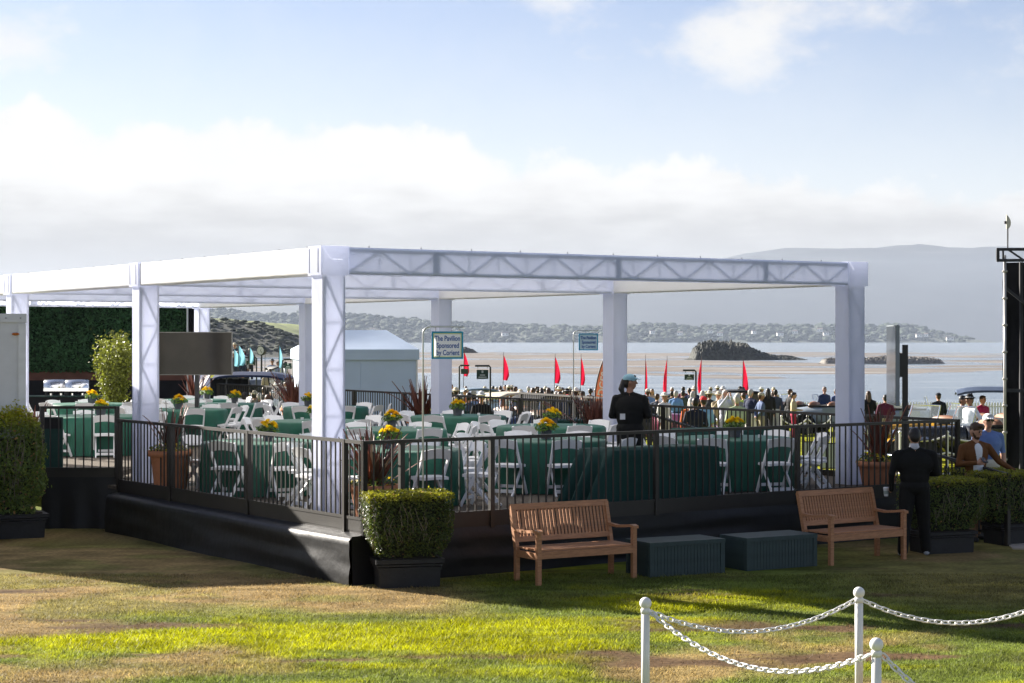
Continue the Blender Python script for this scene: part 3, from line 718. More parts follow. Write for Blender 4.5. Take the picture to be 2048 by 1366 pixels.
def make_vase(seed):
    random.seed(seed)
    t = thing('flower_vase', 'square slate vase of yellow flowers', 'vase', group='yellow flower centrepieces')
    MB().frustum(0.125, 0.125, 0.0, 0.155, 0.155, 0.175).build('vase', VASEM, t)
    for q in range(22):
        a = random.uniform(0, 6.28); r = 0.125 * math.sqrt(random.random()); z = 0.275 - 2.2 * r * r * 2 + random.uniform(-.02, .02)
        link('bloom', BLOOM_ME[random.random() < .3], t, (r * math.cos(a), r * math.sin(a), z), (random.uniform(-.2, .2) - r * 5 * math.sin(a) * -1 * .9, r * 5 * math.cos(a) * .9, a), (1.45,) * 3)
    def place(i):
        a = random.uniform(0, 6.28); r = 0.17 * math.sqrt(random.random()); return (r * math.cos(a), r * math.sin(a), random.uniform(.165, .255) - r * .25), (math.cos(a), math.sin(a), .6)
    link('leaves', leaves_mesh('leaves', 150, place, 0.032, lambda i, p: np.array((0.11, 0.20, 0.03)) * random.uniform(.5, 1.5), LEAF), t)['kind'] = 'stuff'
    return t
# (photo column, row of the table top, first chair angle, vase column or None, chairs)
TABLES = [(533, 882, -67, 535, 8), (785, 897, -60, 781, 8), (1085, 878, -75, 1092, 8), (1102, 851, 8, 1104, 9), (917, 831, 15, 915, 9), (781, 857, 30, 783, 8),
          (652, 813, 12, 617, 9), (637, 841, 0, 632, 8), (366, 818, 25, 359, 8), (443, 807, 5, 470, 9), (384, 799, 18, 413, 8), (178, 807, 10, 184, 8), (194, 831, -68, 203, 8), (1466, 875, -70, 1470, 9)]
tsrc = make_table(); csrc = make_chair(); vases = [make_vase(s) for s in (3, 4, 5)]; used = set()
random.seed(21)
near_lab = dict(enumerate(('by the skirted side railing', 'just inside the clipped front corner', 'behind the bench with sunlit slats', 'beside the attendant in the pale cap', 'before the column next to the white tent', 'right behind the front column', 'along the railing by the white tent', 'second behind the front column', 'below the grey television', 'beyond the television towards the blue flags', 'next to the flax under the television', 'before the steel chafing dishes', 'beside the side landing railing', 'at the planter end of the platform')))
chairs_at = []
VASE_ZMAX = {}
TPOS = []
for k, (px, py, a0, vx, nch) in enumerate(TABLES):
    Yt = (H - DECK - 0.76) * F / (py - HZ); p = at(px, Yt, DECK)
    if k == 0: tsrc.location = p; tb = tsrc
    else: tb = copy_tree(tsrc, p, random.uniform(0, 6.28), 'round banquet table under a floor-length green cloth further inside the pavilion')
    if k in near_lab: tb['label'] = 'round table under a long green cloth ' + near_lab[k]
    TPOS.append(p)
    for q in range(nch):
        a = R(a0) + 2 * math.pi * q / nch + random.uniform(-.08, .08); rr = 1.17 + random.uniform(-.05, .12)
        c = p + Vector((math.cos(a), math.sin(a), 0)) * rr; chairs_at.append((c, a + math.pi / 2 + random.uniform(-.14, .14), k))
    vp = at(vx, Yt, DECK + 0.761) if vx else None
    if vp:
        s = k % 3; off = Vector((vp.x, Yt + random.uniform(-.1, .1), DECK + 0.762))
        if s not in used: v = vases[s]; used.add(s); v.location = off; v.rotation_euler = (0, 0, random.uniform(0, 1.5))
        else: v = copy_tree(vases[s], off, random.uniform(0, 1.5))
        v['label'] = 'slate vase of yellow flowers on a green table further inside the pavilion'
        if k in near_lab: v['label'] = 'slate vase of yellow flowers on the table ' + near_lab[k]
    cm = MB()
first = True; kept = []
for c, rz, k in chairs_at:
    # keep chairs on the platform, out of columns and of each other
    rel = c - P0
    if (c - RC).dot(nL) > -0.27 or (c - RC).dot(nR) > -0.27: continue
    if any((c - gp(i, j, DECK)).length < 0.42 for i in (0, 1) for j in range(NB + 1)): continue
    if any((c - o).length < 0.43 for o, _ in kept): continue
    if any((c - q).length < 1.02 for q in TPOS): continue
    kept.append((c, k))
    if first: csrc.location = c; csrc.rotation_euler = (0, 0, rz); ch = csrc; first = False
    else: ch = copy_tree(csrc, c, rz, 'white resin folding chair at one of the green tables further inside the pavilion')
    if k in near_lab: ch['label'] = 'white folding chair at the table ' + near_lab[k]
# tea lights on the tables
tl_me = MB().lathe([(0.025, 0), (0.03, 0.045), (0.026, 0.046), (0.024, 0.02)], n=10).mesh('candle_cup', WHITEP)
for k_, p in enumerate(TPOS):
    for s in (-.33, .4):
        tag(link('candle_cup', tl_me, None, (p.x + s, p.y + random.uniform(-.3, .3), DECK + .7615)), 'little white candle cup on the table ' + near_lab[k_], 'candle cup', 'candle cups on the green tables')

# near rectangular table with draped green cloth, deep shade darkened into its colour
def rect_table(label, fl, L_, D_, ang, flare):
    t = thing('buffet_table', label, 'table', fl, ang)
    MB().box((L_ / 2, D_ / 2, .735), (L_, D_, .03)).build('tabletop', TEAK, t)
    for x in (.1, L_ - .1):
        for y in (.1, D_ - .1): MB().path([(x, y, 0.002), (x, y, .72)], 0.016, 6).build('leg', TRUSS, t)
    mb = MB(); per = []; n = 18; e = .012
    for (a, b, m_) in (((-e, -e), (L_ + e, -e), 36), ((L_ + e, -e), (L_ + e, D_ + e), 14), ((L_ + e, D_ + e), (-e, D_ + e), 36), ((-e, D_ + e), (-e, -e), 16)):
        dx, dy = b[0] - a[0], b[1] - a[1]; l = math.hypot(dx, dy)
        for q in range(m_): per.append((a[0] + dx * q / m_, a[1] + dy * q / m_, dy / l, -dx / l))
    m_ = len(per); vs = [(x, y, .765) for x, y, _, _ in per]
    for k in range(1, 9):
        tt = k / 8
        for j, (x, y, nx, ny) in enumerate(per):
            side = flare if nx < -.5 else 0.03
            f = tt ** 0.9 * (side * (0.6 + 0.4 * math.sin(j * 0.9)) + .018 * math.sin(j * 1.1) + .012 * math.sin(j * 2.3 + 1))
            vs.append((x + nx * f, y + ny * f * (1 if nx > -.5 else 1), .762 - .75 * tt))
    fs = [(k * m_ + j, k * m_ + (j + 1) % m_, (k + 1) * m_ + (j + 1) % m_, (k + 1) * m_ + j)[::-1] for k in range(8) for j in range(m_)]
    mb.add(vs, fs + [tuple(range(m_))]); mb.build('tablecloth', GREEND, t, True)
    return t
TA = math.atan2(rd.y, rd.x)
BT = at(1231, 25.28, DECK)
rect_table('long buffet table under a flaring shade-dark green cloth before the attendant', BT, 1.83, 0.76, TA, 0.42)
rect_table('plain green clothed buffet table near the ramp behind the end table', at(1372, 31.2, DECK), 1.75, 0.7, R(14), 0.05)
for (px, py, w) in ((1160, 846, 1.1),):
    t = thing('green_bin', 'low dark green service box by the far column', 'box', at(px, 38.2, DECK), R(14))
    MB().box((0, 0, .30), (w, .6, .58)).build('body', GREEND, t); MB().box((0, 0, .615), (w + .06, .66, .05)).build('lid', GREEND, t)
t = thing('green_bin', 'dark green service box beside the far column and tent', 'box', at(882, 43.0, DECK), R(14))
MB().box((0, 0, .30), (1.1, .6, .58)).build('body', GREEND, t); MB().box((0, 0, .615), (1.16, .66, .05)).build('lid', GREEND, t)
t = thing('menu_board', 'dark green board standing inside the landing railing', 'board', at(103, 29.62, LZ), 0)
MB().box((0, 0, .44), (.36, .03, .84)).build('panel', mat('board_green', (0.012, 0.055, 0.045), .5), t); MB().box((0, -.02, .76), (.32, .02, .16)).build('header', mat('board_black', (.01, .01, .012), .5), t)

# ================================================================ PLANTERS
PLEAF = [mat('bronze_sword_leaf', (0.135, 0.050, 0.036), 0.45, var=0.35, scale=9, stretch=(3, 3, .6), transl=0.25, spec=0.5), mat('red_sword_leaf', (0.20, 0.062, 0.038), 0.45, var=0.35, scale=9, stretch=(3, 3, .6), transl=0.3, spec=0.5), mat('dull_sword_leaf', (0.085, 0.060, 0.042), 0.5, var=0.35, scale=9, stretch=(3, 3, .6), transl=0.2)]
SWORD = []
for k in range(6):
    mb = MB(); n = 9; L_ = 1.0; bend = (0.05, 0.14, 0.25, 0.02, 0.36, 0.10)[k]; vs = []
    for i in range(n + 1):
        s = i / n; w = 0.030 * (0.65 + 0.5 * math.sin(math.pi * min(1, s * 1.15))) * (1 - s ** 3.2) + .001
        x = bend * s * s; z = L_ * s * (1 - .25 * bend * s)
        vs += [(x + .006, -w, z), (x - .008, 0, z), (x + .006, w, z)]
    fs = []
    for i in range(n):
        for q in (0, 1): fs.append((i * 3 + q, i * 3 + q + 1, (i + 1) * 3 + q + 1, (i + 1) * 3 + q))
    SWORD.append([MB().add(vs, fs).mesh('sword_leaf', m_, True) for m_ in PLEAF])
def flax(label, p, hgt, n=34, seed=1, pot=True, spread=0.42, tone=None, tall=0.55):
    random.seed(seed)
    t = thing('flax_planter', label, 'planter', p, random.uniform(0, 1), 'bronze flax planters')
    zt = 0.0
    if pot:
        zt = tall; r = 0.30
        pt = MB().lathe([(r * .74, 0), (r * .78, .03), (r * .95, zt - .10), (r * .97, zt - .09), (r * 1.08, zt - .085), (r * 1.10, zt), (r * 1.0, zt), (r * .96, zt - .04)], n=24).build('pot', TERRA, t, True)
        MB().lathe([(0.001, zt - .05), (r * .97, zt - .045)], n=18, cap=False).build('soil', SOIL, pt)
    lh = hgt - zt
    for q in range(n):
        a = random.uniform(0, 6.28); lean = abs(random.gauss(0.16, .22)) * (spread / .42); s = lh * random.uniform(.55, 1.03) / max(.7, math.cos(lean)); k = random.randrange(6)
        if k == 4 and random.random() < .6: k = 1
        r0 = .07 * random.random()
        m_ = tone if tone is not None else random.choice((0, 0, 1, 1, 2))
        link('sword_leaf', SWORD[k][m_], t, (r0 * math.cos(a), r0 * math.sin(a), max(zt - .06, 0)), (0, lean, a), (s * .9 + .1, 0.8 + .4 * random.random(), s))
    if pot:
        def place(i):
            a = random.uniform(0, 6.28); r = .33 * math.sqrt(random.random()); return (r * math.cos(a), r * math.sin(a), zt - .03 + random.random() * .16 * (1.2 - r * 2)), (math.cos(a), math.sin(a), 1)
        cc = [np.array((.07, .12, .025)), np.array((.10, .15, .03)), np.array((.55, .40, .02))]
        link('bedding_leaves', leaves_mesh('bedding_leaves', 330, place, .026, lambda i, q: cc[(0, 0, 1, 1, 2)[i % 5]] * random.uniform(.6, 1.4), LEAF), t)['kind'] = 'stuff'
    return t
flax('tall bronze flax in a terracotta pot behind the middle of the side railing', at(341, 27.9, DECK), 1.42, 30, 2, tall=.62, spread=.30)
flax('red bronze flax fanning out of a terracotta pot in the clipped front corner', at(747, 23.9, DECK), 1.27, 58, 3, tall=.42, spread=.60)
flax('bronze flax in a terracotta pot beside the big leafy hedge and white trailer', at(66, 31.0, LZ), 1.18, 14, 4, tall=.45, spread=.18, tone=1)
flax('dark flax spreading before the white tent and far railing', at(587, 46.0, DECK), 1.60, 62, 5, spread=.62, tone=0, tall=.6)
flax('dark flax beside the tall column next to the white tent', at(843, 40.5, DECK), 1.55, 60, 6, spread=.5, tone=0, tall=.55)
flax('broad dark flax at the foot of the column near the attendant', at(1190, 35.6, DECK), 1.42, 70, 7, spread=.62, tone=0, tall=.45)
flax('bronze flax in a terracotta pot at the end column by the standing man', at(1756, 28.6, DECK), 1.34, 56, 8, tall=.42, spread=.30)
flax('dark flax under the grey television screen', at(388, 49.5, DECK), 1.72, 46, 9, spread=.30, tone=0, tall=.6)

def hedge(label, p, w, d, h, z0, pot, rz, seed, nleaf=9000, taper=0.72, group='clipped box hedges in black planters', warm=1.0, loose=0.0, leaf=0.017, bright=1.0):
    random.seed(seed)
    t = thing('box_hedge', label, 'hedge', p, rz, group)
    pw, pd, ph = pot
    pt = MB(); pt.frustum(pw * .90, pd * .90, 0, pw * .92, pd * .92, ph * .62)
    for zz, g, hh in ((.62, .95, .10), (.74, .99, .08), (.84, 1.03, .16)): pt.frustum(pw * g, pd * g, ph * zz, pw * g * 1.005, pd * g * 1.005, ph * (zz + hh) - .004)
    pt = pt.build('planter', POTB, t)
    MB().box((0, 0, ph + .004), (pw * .85, pd * .85, .02)).build('soil', SOIL, pt)
    def scale_at(s):        # s 0 bottom .. 1 top
        return taper + (1 - taper) * float(sm(s, 0, .42))
    core = MB(); vs = []
    for s in (0, .15, .45, .93 if not loose else .74):
        g = scale_at(s) * (.80 if not loose else .70)
        vs += [(-w / 2 * g, -d / 2 * g, z0 + h * s), (w / 2 * g, -d / 2 * g, z0 + h * s), (w / 2 * g, d / 2 * g, z0 + h * s), (-w / 2 * g, d / 2 * g, z0 + h * s)]
    core.add(vs, [(i * 4 + k, i * 4 + (k + 1) % 4, (i + 1) * 4 + (k + 1) % 4, (i + 1) * 4 + k) for i in range(3) for k in range(4)] + [(3, 2, 1, 0), (12, 13, 14, 15)])
    core.build('inner_dark_core', mat('hedge_core', (0.012, 0.012, 0.007), .95, var=.5, scale=20), t)  # solid core against see-through, coloured dark for the shaded gaps between leaves
    if z0 > ph: MB().path([(0, 0, ph), (0.02, 0, z0 + .1)], .03, 7).build('stem', BARK, t)
    st = MB()
    for q in range(16):
        x = random.uniform(-.45, .45) * w; s0 = random.uniform(.1, .5); y = -d / 2 * scale_at(s0) * .9; zz = z0 + h * s0
        pts = [(x, y, zz)]
        for k in range(4): x += random.uniform(-.05, .05); zz += h * .11; pts.append((x, -d / 2 * scale_at((zz - z0) / h) * random.uniform(.90, .99), zz))
        st.path(pts, [.006, .005, .005, .004, .003], 5)
    for q in range(7):
        a = random.uniform(-.35, .35); st.path([(a * .4 * w, -d * .15, ph), (a * w, -d * .36 * taper, z0 + h * .12), (a * 1.4 * w, -d * .43, z0 + h * .4)], [.012, .009, .006], 6)
    st.build('branches', BARK, t)['kind'] = 'stuff'
    def place(i):
        f = random.random(); s = random.random() ** .85
        g = scale_at(s)
        lump = 1 + loose * (float(vnoise(i * .0, s * 3, 1.0, seed)) - .5)
        dp = 1 - abs(random.gauss(0, .075)) + random.gauss(0, .018 + loose * .05)
        if f < .26: return (random.uniform(-.5, .5) * w, random.uniform(-.5, .5) * d, z0 + h * (1 - abs(random.gauss(0, .035)) + random.gauss(0, .010 + loose * .04))), (0, 0, 1)
        if f < .63:
            x = random.uniform(-.5, .5) * w * g; sg = 1 if random.random() < .28 else -1
            bl = 0.04 * (float(fbm(x, s * h, 5, seed)) - .5)
            return (x, sg * (d / 2 * g * dp + bl), z0 + h * s), (0, sg, .2)
        sg = random.choice((-1, 1)); y = random.uniform(-.5, .5) * d * g
        bl = 0.05 * (float(fbm(y, s * h, 5, seed + 3)) - .5)
        return (sg * (w / 2 * g * dp + bl), y, z0 + h * s), (sg, 0, .2)
    if loose:
        base_place = place
        def place(i):
            (x, y, zz), nn = base_place(i); q = 1 + loose * .55 * (float(fbm(x + y * .7, zz, 3.0, seed, 3)) - .5)
            rr = min(1.2, math.hypot(2 * x / w, 2 * y / d)); zz = z0 + (zz - z0) * (1 - .26 * loose * max(0, rr - .35)) * (1 + loose * .22 * (float(fbm(x, y, 4.0, seed + 9, 3)) - .5))
            return (x * q * (1 - .10 * max(0, rr - .8)), y * q * (1 - .10 * max(0, rr - .8)), zz), nn
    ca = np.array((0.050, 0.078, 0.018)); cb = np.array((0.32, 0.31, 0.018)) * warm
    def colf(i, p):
        tp = float(sm((p.z - z0) / h, .80, 1.0)); k = min(1, .75 * tp + .25 * random.random() ** 2)  # tops yellower from new growth and from sunlit brightness put into the colour
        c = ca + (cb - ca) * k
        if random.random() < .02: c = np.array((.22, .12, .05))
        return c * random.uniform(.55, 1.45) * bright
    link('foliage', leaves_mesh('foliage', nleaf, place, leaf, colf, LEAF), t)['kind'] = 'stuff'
    return t
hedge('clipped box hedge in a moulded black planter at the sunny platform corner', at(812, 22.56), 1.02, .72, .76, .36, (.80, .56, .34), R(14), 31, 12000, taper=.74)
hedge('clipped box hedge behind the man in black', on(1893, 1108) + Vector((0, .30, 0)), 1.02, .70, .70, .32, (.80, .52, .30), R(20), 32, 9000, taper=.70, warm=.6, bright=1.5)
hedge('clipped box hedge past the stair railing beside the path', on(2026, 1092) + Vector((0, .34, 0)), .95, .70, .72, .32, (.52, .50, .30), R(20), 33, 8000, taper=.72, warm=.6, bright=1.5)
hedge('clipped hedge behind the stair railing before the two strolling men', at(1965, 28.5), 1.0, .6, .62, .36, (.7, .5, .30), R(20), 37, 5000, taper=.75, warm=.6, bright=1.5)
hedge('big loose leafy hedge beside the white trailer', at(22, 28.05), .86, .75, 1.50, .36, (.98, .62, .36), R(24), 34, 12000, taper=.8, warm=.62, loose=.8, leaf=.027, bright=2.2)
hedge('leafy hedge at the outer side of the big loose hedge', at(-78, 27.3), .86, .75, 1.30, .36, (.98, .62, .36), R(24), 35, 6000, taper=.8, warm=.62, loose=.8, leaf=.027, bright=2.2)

# ================================================================ BENCHES AND BOXES
def bench(label, p, rz, W=1.38):
    t = thing('teak_bench', label, 'bench', p, rz, 'teak benches along the platform')   # origin: front left foot, x along the seat, +y to the back
    D_ = .50; zs = .40
    for x in (0.0, W):
        MB().bar((x, 0, 0), (x, 0, .615), .055, .055, up=(0, 1, 0)).build('leg', TEAK, t)
        mb = MB(); mb.bar((x, D_, 0), (x, D_, zs), .05, .06, up=(0, 1, 0)); mb.bar((x, D_, zs - .02), (x, D_ + .13, .90), .05, .055, up=(0, 1, 0)); mb.build('leg', TEAK, t)
        mb = MB(); pts = [(-.055, .632), (.03, .645), (.16, .628), (.34, .612), (.50, .622), (.56, .63)]
        vs = []
        for (y, z), w in zip(pts, (.035, .046, .040, .030, .026, .024)): vs += [(x - w, y, z - .016), (x + w, y, z - .016), (x + w, y, z + .016), (x - w, y, z + .016)]
        mb.add(vs, [(i * 4 + k, i * 4 + (k + 1) % 4, (i + 1) * 4 + (k + 1) % 4, (i + 1) * 4 + k) for i in range(5) for k in range(4)] + [(3, 2, 1, 0), (20, 21, 22, 23)]); mb.build('armrest', TEAK, t)
        MB().bar((x, .03, zs - .06), (x, D_ - .03, zs - .06), .035, .08).build('side_rail', TEAK, t)
    MB().bar((.02, -.005, zs - .045), (W - .02, -.005, zs - .045), .035, .085).build('front_rail', TEAK, t)
    n = 6
    me = MB().box((W / 2, 0, 0), (W - .01, .068, .022)).mesh('seat_slat', TEAK)
    for q in range(n): link('seat_slat', me, t, (0, .035 + q * .084, zs + .012))
    tilt = math.atan2(.13, .90 - zs + .02)
    bk = lambda z: D_ + .13 * (z - zs + .02) / (.92 - zs)
    MB().bar((-.02, bk(.885), .885), (W + .02, bk(.885), .885), .042, .075, up=(0, math.sin(tilt), math.cos(tilt))).build('top_rail', TEAK, t)
    MB().bar((0, bk(.50), .50), (W, bk(.50), .50), .036, .065, up=(0, math.sin(tilt), math.cos(tilt))).build('lower_rail', TEAK, t)
    ns = 27; me = MB().bar((0, bk(.52), .52), (0, bk(.86), .86), .030, .014, up=(0, 1, 0)).mesh('back_slat', TEAK)
    for q in range(ns): link('back_slat', me, t, (W * (q + .75) / (ns + .5), 0, 0))
    return t
bench('teak bench beside the sunny box hedge with light on its slats', on(1077, 1171), R(31))
bench('teak bench beside the man in black at the platform', on(1662, 1131), R(33), 1.30)
def step_box(label, p, rz, W, D_, hh):
    t = thing('storage_box', label, 'box', p, rz, 'green slatted boxes between the benches')
    MB().box((W / 2, D_ / 2, hh / 2 - .025), (W - .06, D_ - .06, hh - .05)).build('carcass', mat('box_dark', (0.018, 0.035, 0.035), .7), t)
    MB().box((W / 2, D_ / 2, hh - .025), (W, D_, .05)).build('lid', GREENB, t)
    n = 20; me = MB().box((0, 0, (hh - .05) / 2), ((W - .14) / n - .006, .02, hh - .055)).mesh('board', GREENB)
    for q in range(n): link('board', me, t, (.07 + (W - .14) * (q + .5) / n, .022, 0))
    for x in (.035, W - .035):
        for y in (.035, D_ - .035): MB().box((x, y, (hh - .05) / 2), (.06, .06, hh - .052)).build('corner_post', GREENB, t)
    me = MB().box((0, 0, (hh - .05) / 2), (.02, .036, hh - .055)).mesh('board', GREENB)
    for q in range(12):
        for x in (.022, W - .022): link('board', me, t, (x, .09 + (D_ - .18) * (q + .5) / 12, 0))
    return t
step_box('green slatted storage box beside the sunlit bench', on(1300, 1156), R(28), 1.12, .58, .43)
step_box('green slatted storage box next to the bench by the man in black', on(1494, 1143), R(30), 1.14, .58, .42)

# ================================================================ CHAIN POSTS
PVC = mat('white_plastic_post', (0.78, 0.77, 0.74), 0.35, var=0.05, spec=0.5)
def post(label, p):
    t = thing('chain_post', label, 'post', p, 0, 'white chain posts')
    MB().lathe([(.10, 0), (.10, .012), (.04, .03), (.0325, .05)], n=20).build('base', PVC, t, True)
    MB().lathe([(.0325, .03), (.0325, .86)], n=20).build('pole', PVC, t, True)
    MB().lathe([(.0365, .835), (.0365, .868), (.03, .876)], n=20).build('collar', PVC, t, True)
    MB().ball((0, 0, .914), .046, 20, 14).build('ball_cap', PVC, t, True)
    return t
mb = MB(); ring = []
for q in range(16):
    a = 2 * math.pi * q / 16; ring.append(Vector((math.cos(a) * .017 + (.016 if math.cos(a) > 0 else -.016), math.sin(a) * .018, 0)))
n = 16; vs = []
for q in range(n):
    d = (ring[(q + 1) % n] - ring[q - 1]).normalized(); a = d.cross(Vector((0, 0, 1)))
    for k in range(6): tt = 2 * math.pi * k / 6; vs.append(ring[q] + (a * math.cos(tt) + Vector((0, 0, 1)) * math.sin(tt)) * .0068)
mb.add(vs, [(q * 6 + k, q * 6 + (k + 1) % 6, ((q + 1) % n) * 6 + (k + 1) % 6, ((q + 1) % n) * 6 + k) for q in range(n) for k in range(6)])
LINK_ME = mb.mesh('chain_link', PVC, True)
def chain(label, a, b, sag):
    t = thing('chain', label, 'chain', a, 0, 'white plastic chains'); d = b - a
    pts = [Vector((d.x * s, d.y * s, d.z * s - sag * 4 * s * (1 - s))) for s in np.linspace(0, 1, 200)]
    acc = 0; nxt = .028; k = 0
    for i in range(199):
        seg = (pts[i + 1] - pts[i]).length
        while acc + seg > nxt:
            p = pts[i].lerp(pts[i + 1], (nxt - acc) / seg); dr = (pts[i + 1] - pts[i]).normalized()
            q = dr.to_track_quat('X', 'Z') @ Euler((math.pi / 2 * (k % 2) + .5, 0, 0)).to_quaternion()
            o = link('chain_link', LINK_ME, t, p); o.rotation_mode = 'QUATERNION'; o.rotation_quaternion = q
            nxt += .0535; k += 1
        acc += seg
    return t
C1 = at(1291, 14.45); C2 = at(1718, 15.1); C3 = at(1753, 12.5); C4 = at(2105, 14.9); C5 = at(2260, 11.2)
for p in (C1, C2, C3, C4, C5): p.z = gzz(p.x, p.y)
top = Vector((0, 0, .85)); ex = Vector((.036, 0, 0))
post('white ball-topped chain post where the two near chains start', C1); post('white ball-topped chain post nearer the benches with a chain each way', C2); post('white ball-topped chain post standing alone before the others, chain falling away', C3)
post('white ball-topped chain post holding the level chain end', C4); post('white ball-topped chain post holding the low chain end', C5)
chain('white chain sagging between the first post and the far post', C1 + top + ex, C2 + top - ex, .20)
chain('white chain sagging between the first post and the near post', C1 + top + ex, C3 + top - ex, .26)
chain('white chain hanging past the far post along the shaded grass', C2 + top + ex, C4 + top - ex, .17)
chain('white chain falling from the near post', C3 + top + ex, C5 + top - ex, .34)

# ================================================================ SIGNS
def text_mesh(txt, size, m, name='lettering'):
    cu = bpy.data.curves.new('t', 'FONT'); cu.body = txt; cu.size = size; cu.align_x = 'CENTER'; cu.align_y = 'CENTER'; cu.extrude = .0008; cu.offset = size * .022
    o = bpy.data.objects.new('t', cu); COL.objects.link(o); dg = bpy.context.evaluated_depsgraph_get()
    me = bpy.data.meshes.new_from_object(o.evaluated_get(dg)); bpy.data.objects.remove(o); me.name = name; me.materials.clear(); me.materials.append(m); return me
BLUEF = mat('sign_blue_frame', (0.015, 0.29, 0.50), .45, var=.05); CREAM = mat('sign_cream', (0.88, 0.88, 0.50), .5, var=.03, transl=.55); BLUET = mat('sign_blue_lettering', (0.02, 0.10, 0.36), .5); STEELW = mat('pale_steel_tube', (.62, .63, .64), .3, .3, var=.05)
SWH = mat('sign_white', (0.90, 0.90, 0.90), .5, var=.03, transl=.5)
def pav_sign(label, base, zt, rz, zb, fm=None, cm=None):
    t = thing('hanging_sign', label, 'sign', base, rz, 'pavilion signs on bent poles')
    h = zt - base.z; r = .09
    pts = [(0, 0, 0), (0, 0, h - r)] + [(r - r * math.cos(a), 0, h - r + r * math.sin(a)) for a in (.3, .6, .9, 1.2, math.pi / 2)] + [(.50, 0, h)]
    MB().path(pts, .0115, 10).build('pole', STEELW, t, True)
    z0 = h - .05 - .345; x0 = .105; w = .385; hh = .335
    b = MB().add([(x0 + .012, 0, z0 + .012), (x0 + w - .012, 0, z0 + .012), (x0 + w - .012, 0, z0 + hh - .012), (x0 + .012, 0, z0 + hh - .012)], [(0, 1, 2, 3)]).build('panel', fm or SWH, t)
    for a, c in (((x0, z0 + .01), (x0 + w, z0 + .01)), ((x0, z0 + hh - .01), (x0 + w, z0 + hh - .01)), ((x0 + .01, z0 + .02), (x0 + .01, z0 + hh - .02)), ((x0 + w - .01, z0 + .02), (x0 + w - .01, z0 + hh - .02))):
        MB().bar((a[0], 0, a[1]), (c[0], 0, c[1]), .016, .021, up=(0, 0, 1) if a[1] == c[1] else (1, 0, 0)).build('frame', BLUEF, b)
    for a, c in (((x0 + .02, z0 + .026), (x0 + w - .02, z0 + .026)), ((x0 + .02, z0 + hh - .026), (x0 + w - .02, z0 + hh - .026)), ((x0 + .026, z0 + .032), (x0 + .026, z0 + hh - .032)), ((x0 + w - .026, z0 + .032), (x0 + w - .026, z0 + hh - .032))):
        MB().bar((a[0], -.002, a[1]), (c[0], -.002, c[1]), .003, .012, up=(0, 0, 1) if a[1] == c[1] else (1, 0, 0)).build('border', cm or CREAM, b)
    for k, line in enumerate(('The Pavilion', 'Sponsored', 'by Corient')):
        o = link('lettering', text_mesh(line, .088, BLUET), b, (x0 + w / 2 + (.005 if k else 0), -.0062, z0 + hh * (.74 - .26 * k)), (R(90), 0, 0), (.72, 1, 1))
    for x in (x0 + .05, x0 + w - .05): MB().path([(x, 0, h), (x, 0, z0 + hh - .002)], .004, 5).build('hanger', TRUSS, t)
    return t
pav_sign('blue framed sign on a bent pole rising by the sunny box hedge', at(846, 22.98), zat(653, 22.98), R(4), 0)
pav_sign('blue framed sign on a bent pole hanging beside the far column', at(1147, 37.6, DECK), zat(661, 37.6), R(2), 0, mat('sign_white_shaded', (.50, .66, .74), .5), mat('sign_cream_shaded', (.55, .70, .76), .5))  # white panel and cream edge tinted blue-grey to paint the roof's shade

# ================================================================ TELEVISIONS
SCREEN = mat('tv_screen', (0.030, 0.027, 0.022), 0.08, var=0.4, scale=1.6, spec=0.14)
TVB = mat('tv_casing', (0.03, 0.03, 0.033), .35, var=.1)
def tv(label, base, zc, w, h, rz, pole_side):
    t = thing('television', label, 'television', base, rz); z = zc - base.z
    MB().box((0, 0, z), (w, .06, h)).build('casing', mat('tv_bezel', (.20, .20, .19), .4, .4) if pole_side else mat('tv_side_grey', (.22, .25, .27), .35), t)
    MB().box((0, -.032, z), (w - .03, .004, h - .03)).build('screen', SCREEN if pole_side else mat('tv_mirror_screen', (.03, .033, .035), .08, spec=1.0), t)
    MB().frustum(w * .6, .5, 0, .5, .3, .03).build('foot', TVB, t)
    pz = z + h * .12 if pole_side else z + h * .255; py_ = .13 if pole_side else .19
    MB().box((0, py_, pz / 2), (.085, .085, pz)).build('stand_post', TVB, t)
    if not pole_side: MB().box((0, .09, z), (.12, .14, h * .30)).build('wall_mount', TVB, t)
    MB().box((0, .06, z), (.35, .07, .4)).build('bracket', TVB, t)
    return t
tv('large grey television screen on a stand before the leafy wall', at(391, 41.6, DECK), zat(707, 41.6), 1.665, .95, R(-6), True)
tv('television seen almost edge-on beside the end column', at(1786, 30.2, DECK - .68), zat(730, 30.2), 1.02 + .28, 1.27 , R(-95), False)

# ================================================================ TRAILER, WALL, TENT, TOWER
TRW = mat('trailer_white', (0.56, 0.58, 0.62), .35, var=.04, spec=.5)
ty = 28.3; tx1 = at(52, ty).x; tx0 = -10.6
tw = tx1 - tx0; t = thing('trailer', 'white box trailer with orange marker light beside the leafy hedges', 'trailer', (tx1 - math.cos(R(15)) * tw / 2, ty - math.sin(R(15)) * tw / 2, 0), R(15)); tz = zat(628, ty)
MB().box((0, 2.4, (tz + .5) / 2), (tw - .02, 4.8, tz - .5)).build('body', TRW, t)
MB().box((0, 2.4, tz - .06), (tw + .02, 4.84, .13)).build('roof_edge', TRW, t)
for s in (-1, 1): MB().box((s * (tw / 2 - .055), -.008, (tz + .5) / 2 - .07), (.11, .03, tz - .66)).build('corner_trim', mat('trim_white', (.62, .64, .67), .35), t)
me = MB().ball((0, 0, 0), (.012, .012, .012), 6, 4).mesh('rivet', TRUSS)
for q in range(16): link('rivet', me, t, (-tw / 2 + .08 + q * (tw - .16) / 15, -.022, tz - .06))
